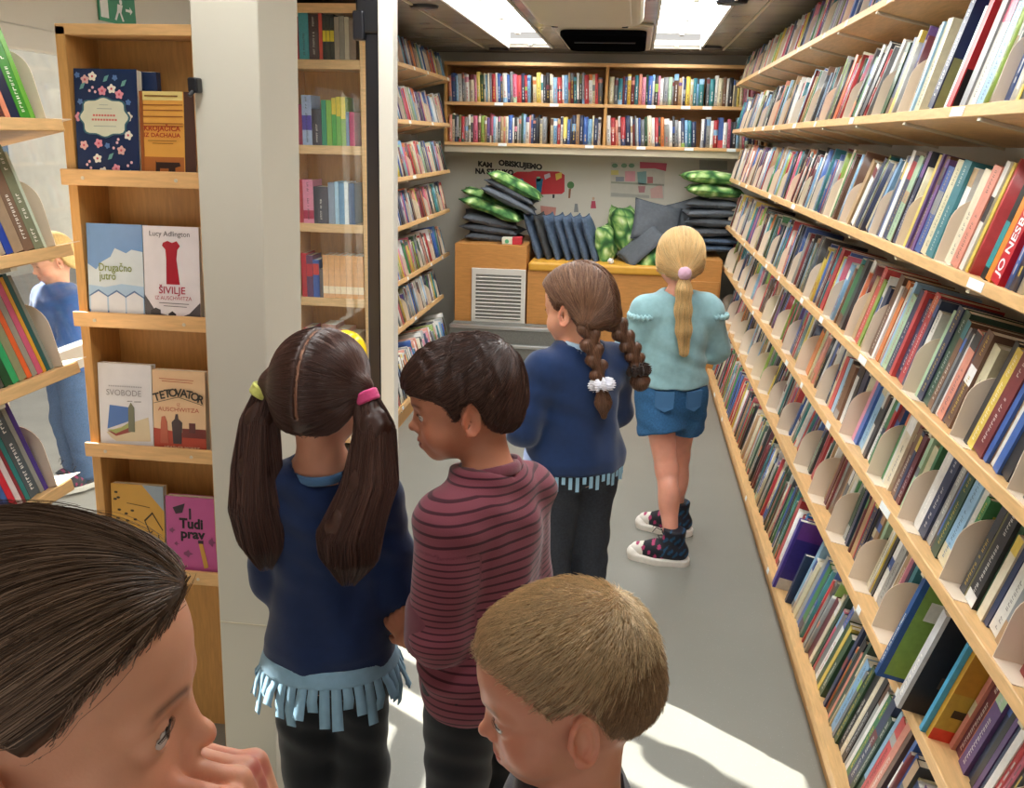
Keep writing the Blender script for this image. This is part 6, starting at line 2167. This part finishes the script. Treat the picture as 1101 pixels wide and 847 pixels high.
# ---- 6: fair girl with a ponytail, pale top and denim shorts
G6 = Person('fair girl with a long ponytail, pale blue blouse and denim shorts, at the right shelves', (731, 282), 3.36, 16, 1.03, head=(6, -6, 0), neck_lean=(0.0, 0.004))
p = G6
kz = p.kz
fa = p.w2l((0.215, 3.235, 0)); fb = p.w2l((0.245, 3.52, 0))
p.arm = {'pts': [((0.112, 0, 0.925 * kz), (0.165, 0.03, 0.775 * kz), (0.09, 0.16, 0.75 * kz)), ((-0.112, 0, 0.925 * kz), (-0.160, 0.03, 0.775 * kz), (-0.09, 0.16, 0.75 * kz))]}
p.legs = [[(-0.055, 0, 0.60 * kz), (fa[0] * 0.6 - 0.01, fa[1] * 0.5 + 0.012, 0.335 * kz), (fa[0], fa[1], 0.080), 0], [(0.055, 0.0, 0.60 * kz), (fb[0] * 0.6 + 0.02, fb[1] * 0.5 + 0.02, 0.335 * kz), (fb[0], fb[1], 0.080), 0]]
h6 = [hand_parts(p.arm['pts'][0][2], (-0.7, 0.6, 0.2), (0, -1, 0), thumb_side=-1, s=0.9), hand_parts(p.arm['pts'][1][2], (0.7, 0.6, 0.2), (0, -1, 0), thumb_side=1, s=0.9)]
root = p.make_root(std_body(p, h6), (-0.26, -0.26, 0.0), (0.26, 0.40, p.head_o[2] + 0.14), 0.004, lambda V: face_col(p.Q(V), lin('e0a08a'), lin('b8685c'), lin('9a7450')))
p.eyes((0, 0.9, -0.2))
base6 = lin('d6ae74')
tie6 = np.array([0.0, -0.108, -0.035])
def ex6(Q, d):
    d = smin(d, ell(np.stack([np.abs(Q[:, 0]), Q[:, 1], Q[:, 2]], 1), (0.066, -0.012, -0.004), (0.018, 0.040, 0.040)), 0.015)
    return smin(d, ell(Q, tie6 + np.array([0, 0.012, 0.004]), (0.028, 0.020, 0.028)), 0.02)
hc6 = cap(p, [(-0.12, -0.070), (-0.06, -0.072), (-0.03, -0.052), (0.0, -0.040), (0.014, -0.020), (0.026, 0.006), (0.04, 0.034), (0.06, 0.054), (0.085, 0.066)], 0.013, extra=ex6)
o, V6 = p.add('hair', hc6, p.head_o - 0.15, p.head_o + 0.15, 0.0034, M['hair'], col=np.array(base6) * 0.85)
Qv = p.Q(V6); keep = hairline(Qv, TAB4) > -0.008
tw6 = p.H(tie6)
hair_strands(p, 'hair_strand', V6[keep], hc6, 3600, lambda P, g, i: tangent(tw6 - P, g), 10, 0.012, (0.0002, 0.0022), base6, var=0.22, r0=0.0006, r1=0.0005, wig=0.0006, tint=lin('e2c48c'))
Rz6 = rotm(6 - p.yaw)
pts6 = [p.head_o + Rz6 @ np.array(q) for q in [(0, -0.112, -0.038), (0.0, -0.128, -0.08), (0.003, -0.130, -0.15), (0.010, -0.128, -0.22), (0.018, -0.124, -0.30)]]
ftail = lambda P: chain(P, pts6, (0.015, 0.023, 0.025, 0.023, 0.015), 0.02)
o, Vt = p.add('ponytail', ftail, np.min(pts6, 0) - 0.05, np.max(pts6, 0) + 0.05, 0.004, M['hair'], col=np.array(base6) * 0.8)
hair_strands(p, 'ponytail_strand', Vt, ftail, 2200, lambda P, g, i: tangent(np.tile(np.array([0.03, 0, -1.0]), (len(P), 1)), g), 10, 0.010, (0.0002, 0.0025), base6, var=0.28, r0=0.0006, r1=0.0003, wig=0.0008, tint=lin('e2c48c'))
cb6 = p.H(tie6 + np.array([0, -0.012, 0.0]))
p.add('hair_bobble', lambda P: sph(P, cb6, 0.0235) + 0.001 * np.sin(300 * P[:, 0]) * np.sin(300 * P[:, 2]), cb6 - 0.04, cb6 + 0.04, 0.003, M['cloth'], col=lin('c8a0b4'))
ft0 = top_f(p, g=0.020, hem=0.004, z0=0.650, seed=6.3, fs=0.003, rs=(0.060, 0.058, 0.050), upto=0.15)
p.add('blouse', ft0, (-0.28, -0.22, 0.6), (0.28, 0.28, p.head_o[2]), 0.006, M['cloth'], col=lin('8ab0b6'))
def ruff(P):
    d = 9.0
    for sx in (-1, 1):
        a = np.array([sx * 0.135, -0.02, 0.945 * kz])
        q = P - a
        dd = np.sqrt((q[:, 0] / 0.9) ** 2 + (q[:, 1]) ** 2)
        zz = 0.020 * np.sin(22 * np.arctan2(q[:, 1], q[:, 0]))
        e = np.sqrt((dd - 0.052) ** 2 + ((q[:, 2] + 0.03 - 0.25 * zz)) ** 2) - 0.009
        d = np.minimum(d, e)
    return d
p.add('shoulder_frill', ruff, (-0.24, -0.12, 0.8 * kz), (0.24, 0.08, 1.0 * kz), 0.005, M['cloth'], col=lin('92b8be'))
trousers(p, 'shorts', '35618c', upto=0.50, top=0.70, rs=(0.084, 0.078, 0.05), g=0.012)
for sx in (-1, 1):
    pk = MB()
    outl = [(-.032, .03), (.032, .03), (.030, -.03), (0, -.045), (-.030, -.03)]
    cxp, czp = 0.056 * sx, 0.615 * kz
    P6 = []
    for (u, v) in outl:
        x = cxp + u
        y = -(math.sqrt(max(0.01, 1 - (x / 0.128) ** 2)) * 0.101) - 0.015
        P6.append((x, y, czp + v))
    P6b = [(x, y + 0.016, z) for x, y, z in P6]
    pk.poly(P6 + P6b, [tuple(range(5))] + [(i, 5 + i, 5 + (i + 1) % 5, (i + 1) % 5) for i in range(5)])
    pk.build('back_pocket', pm('3f6c98', 0.85), root)
for (L, yw) in zip(p.legs, (64, 60)):
    shoe(p, L[2], yw, '20222c', 'e4e0d8', s=1.13)

# ---- the adult outside the window
ho = at(58, 280, X=-3.3)
def outside_person():
    s_ = 1.25
    pr = Person('blond person in a blue jacket standing outside, seen through the window', (58, 281), 1.0, 150, s_, head=(140, -20, 0))
    # put the figure beyond the glass at its own distance
    pr.head_o[2] = 1.105; pr.kz = 1.0
    pr.loc = np.array([ho[0], ho[1], ho[2] - 1.105 * s_])
    k = 1.0
    pr.arm = {'pts': [((0.115, 0, 0.925), (0.16, 0.04, 0.74), (0.10, 0.16, 0.66)), ((-0.115, 0, 0.925), (-0.16, 0.04, 0.74), (-0.10, 0.16, 0.66))]}
    pr.legs = leg_set(pr)
    hh = [hand_parts(a[2], (0, 0.7, -0.5), (0, -.5, -1), thumb_side=sx) for a, sx in zip(pr.arm['pts'], (-1, 1))]
    pr.make_root(std_body(pr, hh), (-0.26, -0.2, 0.0), (0.26, 0.26, 1.25), 0.006, lambda V: face_col(pr.Q(V), lin('d9a084'), lin('b8685c'), lin('8a6a4a')))
    pr.add('hair', cap(pr, TAB_GIRL, 0.02, extra=lambda Q, d: smin(d, ell(Q, (0, -0.05, -0.03), (0.075, 0.05, 0.075)), 0.03)), pr.head_o - 0.17, pr.head_o + 0.16, 0.005, M['hair'], col=lin('c8a468'))
    pr.add('jacket', top_f(pr, g=0.03, seed=7.7, rs=(0.06, 0.055, 0.045)), (-0.3, -0.25, 0.5), (0.3, 0.3, 1.1), 0.008, M['cloth'], col=lin('3c5c94'))
    trousers(pr, 'trousers', '4c6488', upto=2)
    for L in pr.legs:
        shoe(pr, L[2], 0, '3a3a42', 'd8d4cc')
outside_person()

# ------------------------------------------------------------------ cushions and odds and ends on the bench
M['leaf'] = None
def leaf_mat():
    m, nt, b = base_mat('leaf_print_fabric', 0.8, 0.2)
    tc = N(nt, 'ShaderNodeTexCoord')
    mp = N(nt, 'ShaderNodeMapping'); mp.inputs['Scale'].default_value = (7.5, 7.5, 7.5)
    nt.links.new(tc.outputs['Object'], mp.inputs['Vector'])
    no = N(nt, 'ShaderNodeTexNoise', Scale=0.7, Detail=3.0)
    nt.links.new(mp.outputs[0], no.inputs['Vector'])
    ad = N(nt, 'ShaderNodeVectorMath', operation='MULTIPLY_ADD')
    nt.links.new(no.outputs['Color'], ad.inputs[0]); ad.inputs[1].default_value = (1.6, 1.6, 1.6); nt.links.new(mp.outputs[0], ad.inputs[2])
    vo = N(nt, 'ShaderNodeTexVoronoi', Scale=1.5)
    nt.links.new(ad.outputs[0], vo.inputs['Vector'])
    r = N(nt, 'ShaderNodeValToRGB')
    e = r.color_ramp.elements
    e[0].position = 0.0; e[0].color = lin('e8efd2') + (1,)
    e[1].position = 1.0; e[1].color = lin('2c4c2c') + (1,)
    for pos, c_ in ((0.16, 'c9dca0'), (0.32, '8fb468'), (0.5, '54844a'), (0.7, '386038')):
        q = e.new(pos); q.color = lin(c_) + (1,)
    nt.links.new(vo.outputs['Distance'], r.inputs['Fac'])
    nt.links.new(r.outputs['Color'], b.inputs['Base Color'])
    return m
M['leaf'] = leaf_mat()
M['greyc'] = mat('charcoal_cushion_cloth', '5a5e64', 0.85, 0.2, var=0.1, scale=50, bump=0.2, bscale=500)
M['greyb'] = mat('slate_cushion_cloth', '666c74', 0.85, 0.2, var=0.1, scale=50, bump=0.2, bscale=500)
M['denimc'] = mat('denim_cushion_cloth', '56667c', 0.85, 0.2, var=0.25, scale=60, bump=0.2, bscale=500)
M['denimd'] = mat('dark_denim_cushion_cloth', '484a4c', 0.85, 0.2, var=0.2, scale=60, bump=0.2, bscale=500)

def pillow_mesh(name, w_, d, t, m, seed, pinch=1.0):
    """a stuffed square cushion with pulled-out corners and a welt"""
    n = 22
    u = np.linspace(-1, 1, n)
    U, Vv = np.meshgrid(u, u, indexing='ij')
    edge = (1 - np.abs(U) ** 2.6) * (1 - np.abs(Vv) ** 2.6)
    th = t * 0.5 * np.clip(edge, 0, 1) ** 0.42
    rip = 1 + 0.10 * np.sin(5 * U + seed) * np.sin(4 * Vv + seed * 2) + 0.06 * np.sin(9 * U * Vv + seed)
    inx = 1 - 0.055 * pinch * (1 - Vv ** 2) ** 1; iny = 1 - 0.055 * pinch * (1 - U ** 2)
    X = U * w_ / 2 * inx; Y = Vv * d / 2 * iny
    top = np.stack([X, Y, th * rip], -1).reshape(-1, 3); bot = np.stack([X, Y, -th * rip], -1).reshape(-1, 3)
    V = np.concatenate([top, bot]); F = []
    for i in range(n - 1):
        for j in range(n - 1):
            a = i * n + j
            F.append((a, a + n, a + n + 1, a + 1)); b = a + n * n
            F.append((b, b + 1, b + n + 1, b + n))
    me = mesh_from(name, V, np.array(F), m, smooth=True)
    bm = bmesh.new(); bm.from_mesh(me); bmesh.ops.remove_doubles(bm, verts=bm.verts, dist=1e-5); bmesh.ops.recalc_face_normals(bm, faces=bm.faces); bm.to_mesh(me); bm.free()
    me.polygons.foreach_set('use_smooth', np.ones(len(me.polygons), dtype=bool))
    return me
def cushion(px, py, Y, w_, d, t, rot, m, label, group):
    c_ = at(px, py, Y=Y)
    cushion.k += 1.3
    o = link('cushion', pillow_mesh('cushion', w_, d, t, m, cushion.k))
    o.location = c_
    o.rotation_euler = tuple(math.radians(v) for v in rot)
    me = o.data
    # welt along the seam
    n = 60
    wv = []
    for i in range(n):
        s_ = i / n * 4; k = int(s_); f_ = s_ - k
        u, v = [(-1 + 2 * f_, -1), (1, -1 + 2 * f_), (1 - 2 * f_, 1), (-1, 1 - 2 * f_)][k]
        wv.append(np.array([u * w_ / 2 * (1 - 0.055 * (1 - v * v)), v * d / 2 * (1 - 0.055 * (1 - u * u)), 0]))
    mb = MB()
    for i in range(n):
        mb.cyl(wv[i], wv[(i + 1) % n], 0.0035, n=5)
    mb.build('piping', m, o, smooth=True)
    return tag(o, label, 'cushion', group)
cushion.k = 0.0
GL, GR, GM = 'cushions stacked on the left box', 'cushions stacked on the right box', 'cushions leaning in the middle of the bench'
cushion(533, 254, 6.45, .40, .40, .075, (0, 4, 5), M['greyc'], 'charcoal cushion at the bottom of the left stack', GL)
cushion(531, 245, 6.45, .40, .40, .075, (0, 6, -4), M['greyb'], 'slate grey cushion second from the bottom of the left stack', GL)
cushion(528, 235, 6.44, .38, .40, .08, (4, 10, 8), M['greyb'], 'slate cushion with a pale sheen, third from the bottom of the left stack', GL)
cushion(533, 224, 6.40, .44, .40, .085, (0, 18, -6), M['leaf'], 'leaf-print cushion lying tilted in the middle of the left stack', GL)
cushion(527, 214, 6.52, .40, .40, .08, (0, 20, 6), M['leaf'], 'dark leaf-print cushion at the back of the left stack', GL)
cushion(548, 214, 6.40, .40, .38, .075, (0, 24, 4), M['greyb'], 'thick grey cushion sloping down under the top two of the left stack', GL)
cushion(551, 205, 6.42, .37, .38, .06, (0, 25, 0), M['greyc'], 'thin charcoal cushion just under the topmost leaf-print one', GL)
cushion(555, 199, 6.42, .40, .38, .09, (0, 25, 3), M['leaf'], 'bright leaf-print cushion topmost on the left stack', GL)
# leaning row of denim cushions
labs = ['first denim cushion from the left in the leaning row', 'dark brownish cushion second from the left in the leaning row', 'slate denim cushion third from the left in the leaning row', 'blue denim cushion fourth from the left, in the middle of the row', 'blue denim cushion fifth from the left in the leaning row', 'faded denim cushion second from the right in the leaning row', 'blue denim cushion at the right end of the leaning row']
for i, (x, m_) in enumerate(zip((577, 587, 597, 608, 617, 627, 637), ('denimc', 'denimd', 'denimc', 'denimc', 'denimc', 'denimc', 'denimc'))):
    cushion(x, 254 + i * 0.5, 6.42 - 0.004 * i, .34, .34, .062, (0, 90 - 20, -6), M[m_], labs[i], 'denim cushions leaning in a row')
# leafy cushions and grey ones in the middle
cushion(652, 262, 6.38, .26, .30, .12, (14, 78, 0), M['leaf'], 'leaf-print cushion squeezed upright against the denim row', GM)
cushion(668, 249, 6.46, .36, .30, .13, (0, 72, 10), M['leaf'], 'tall leaf-print cushion standing left of the grey ones', GM)
cushion(682, 250, 6.50, .38, .30, .12, (0, 66, -14), M['leaf'], 'leaf-print cushion leaning behind the folded grey cushion', GM)
cushion(706, 240, 6.42, .34, .30, .10, (62, 12, 14), M['greyc'], 'pointed charcoal cushion propped upright in the middle', GM)
cushion(690, 264, 6.26, .32, .26, .06, (20, -42, 10), M['greyc'], 'charcoal cushion sagging forward across the leafy cushions', GM)
cushion(703, 272, 6.24, .27, .24, .09, (40, -20, 0), M['leaf'], 'small leaf-print cushion at the front of the bench', GM)
cushion(741, 238, 6.55, .34, .32, .08, (68, -18, 0), M['greyc'], 'charcoal cushion upright behind the right stack', GM)
for k, (yy, m_, h_) in enumerate(((265, 'denimc', .05), (257, 'denimc', .05), (248, 'greyc', .07), (238, 'greyc', .07), (228, 'greyb', .07), (219, 'greyc', .06))):
    cushion(764 + (k % 2) * 2, yy, 6.42, .36, .36, h_, (0, 1 if k % 2 else -2, 4 * (-1) ** k), M[m_], ['blue denim cushion lowest on the right stack', 'blue denim cushion second from the bottom of the right stack', 'charcoal cushion third from the bottom of the right stack', 'charcoal cushion fourth from the bottom of the right stack', 'slate cushion in the upper half of the right stack', 'charcoal cushion directly under the leaf-print ones, right stack'][k], GR)
cushion(768, 205, 6.40, .38, .34, .085, (0, 3, 0), M['leaf'], 'leaf-print cushion lower of the two crowning the right stack', GR)
cushion(764, 191, 6.42, .38, .34, .085, (0, 2, 5), M['leaf'], 'leaf-print cushion topmost on the right stack', GR)
# small things
c_ = at(551, 257, Y=6.15)
t = empty('toy_box', (c_[0], 6.16, 0.851), 'small white, green and red box lying on the left beech box', 'box')
MB().box((-0.07, -0.03, 0), (0.0, 0.04, 0.045)).build('pale_half', pm('dcdcc8'), t, bevel=0.004)
MB().box((0.001, -0.03, 0), (0.065, 0.04, 0.05)).build('red_half', pm('c03440'), t, bevel=0.004)
MB().cyl((-0.035, -0.031, 0.02), (-0.035, -0.0305, 0.02), 0.014).build('round_sticker', pm('5cae7c'), t)
c_ = at(657, 280, Y=6.2)
t = empty('tissue', (c_[0], 6.14, 0.7455), 'small crumpled white tissue on the mustard seat pad', 'tissue')
sdf_obj('crumple', lambda P: sph(P, (0, 0, 0.018), 0.02) + 0.004 * np.sin(220 * P[:, 0]) * np.sin(190 * P[:, 2] + 1) * np.cos(200 * P[:, 1]), (-.04, -.04, -.005), (.04, .04, .05), .003, M['cloth'], t, lambda V: np.tile(np.array(lin('e6e4dc')), (len(V), 1)))
# yellow balloon in front of the cabinet
c_ = at(373, 379, Y=2.75)
bl = empty('balloon', tuple(c_), 'yellow balloon beside the pigtailed girl in front of the glazed cabinet', 'balloon')
sdf_obj('balloon_skin', lambda P: smin(ell(P, (0, 0, 0), (0.064, 0.064, 0.072)), cone(P, (0, 0, -0.04), (0, 0, -0.068), 0.02, 0.004), 0.02), (-.08, -.08, -.09), (.08, .08, .08), .004, vcol_mat('yellow_latex', 0.2, 0.5, var=0.03), bl, lambda V: np.tile(np.array(lin('f0cc1c')), (len(V), 1)))
MB().cyl((0, 0, -0.07), (0.01, 0.02, -c_[2] + 0.012), 0.0012, n=6).build('string', M['label'], bl)
MB().cyl((0.01, 0.02, -c_[2] + 0.0), (0.01, 0.02, -c_[2] + 0.014), 0.02, n=14).build('string_weight', M['label'], bl)
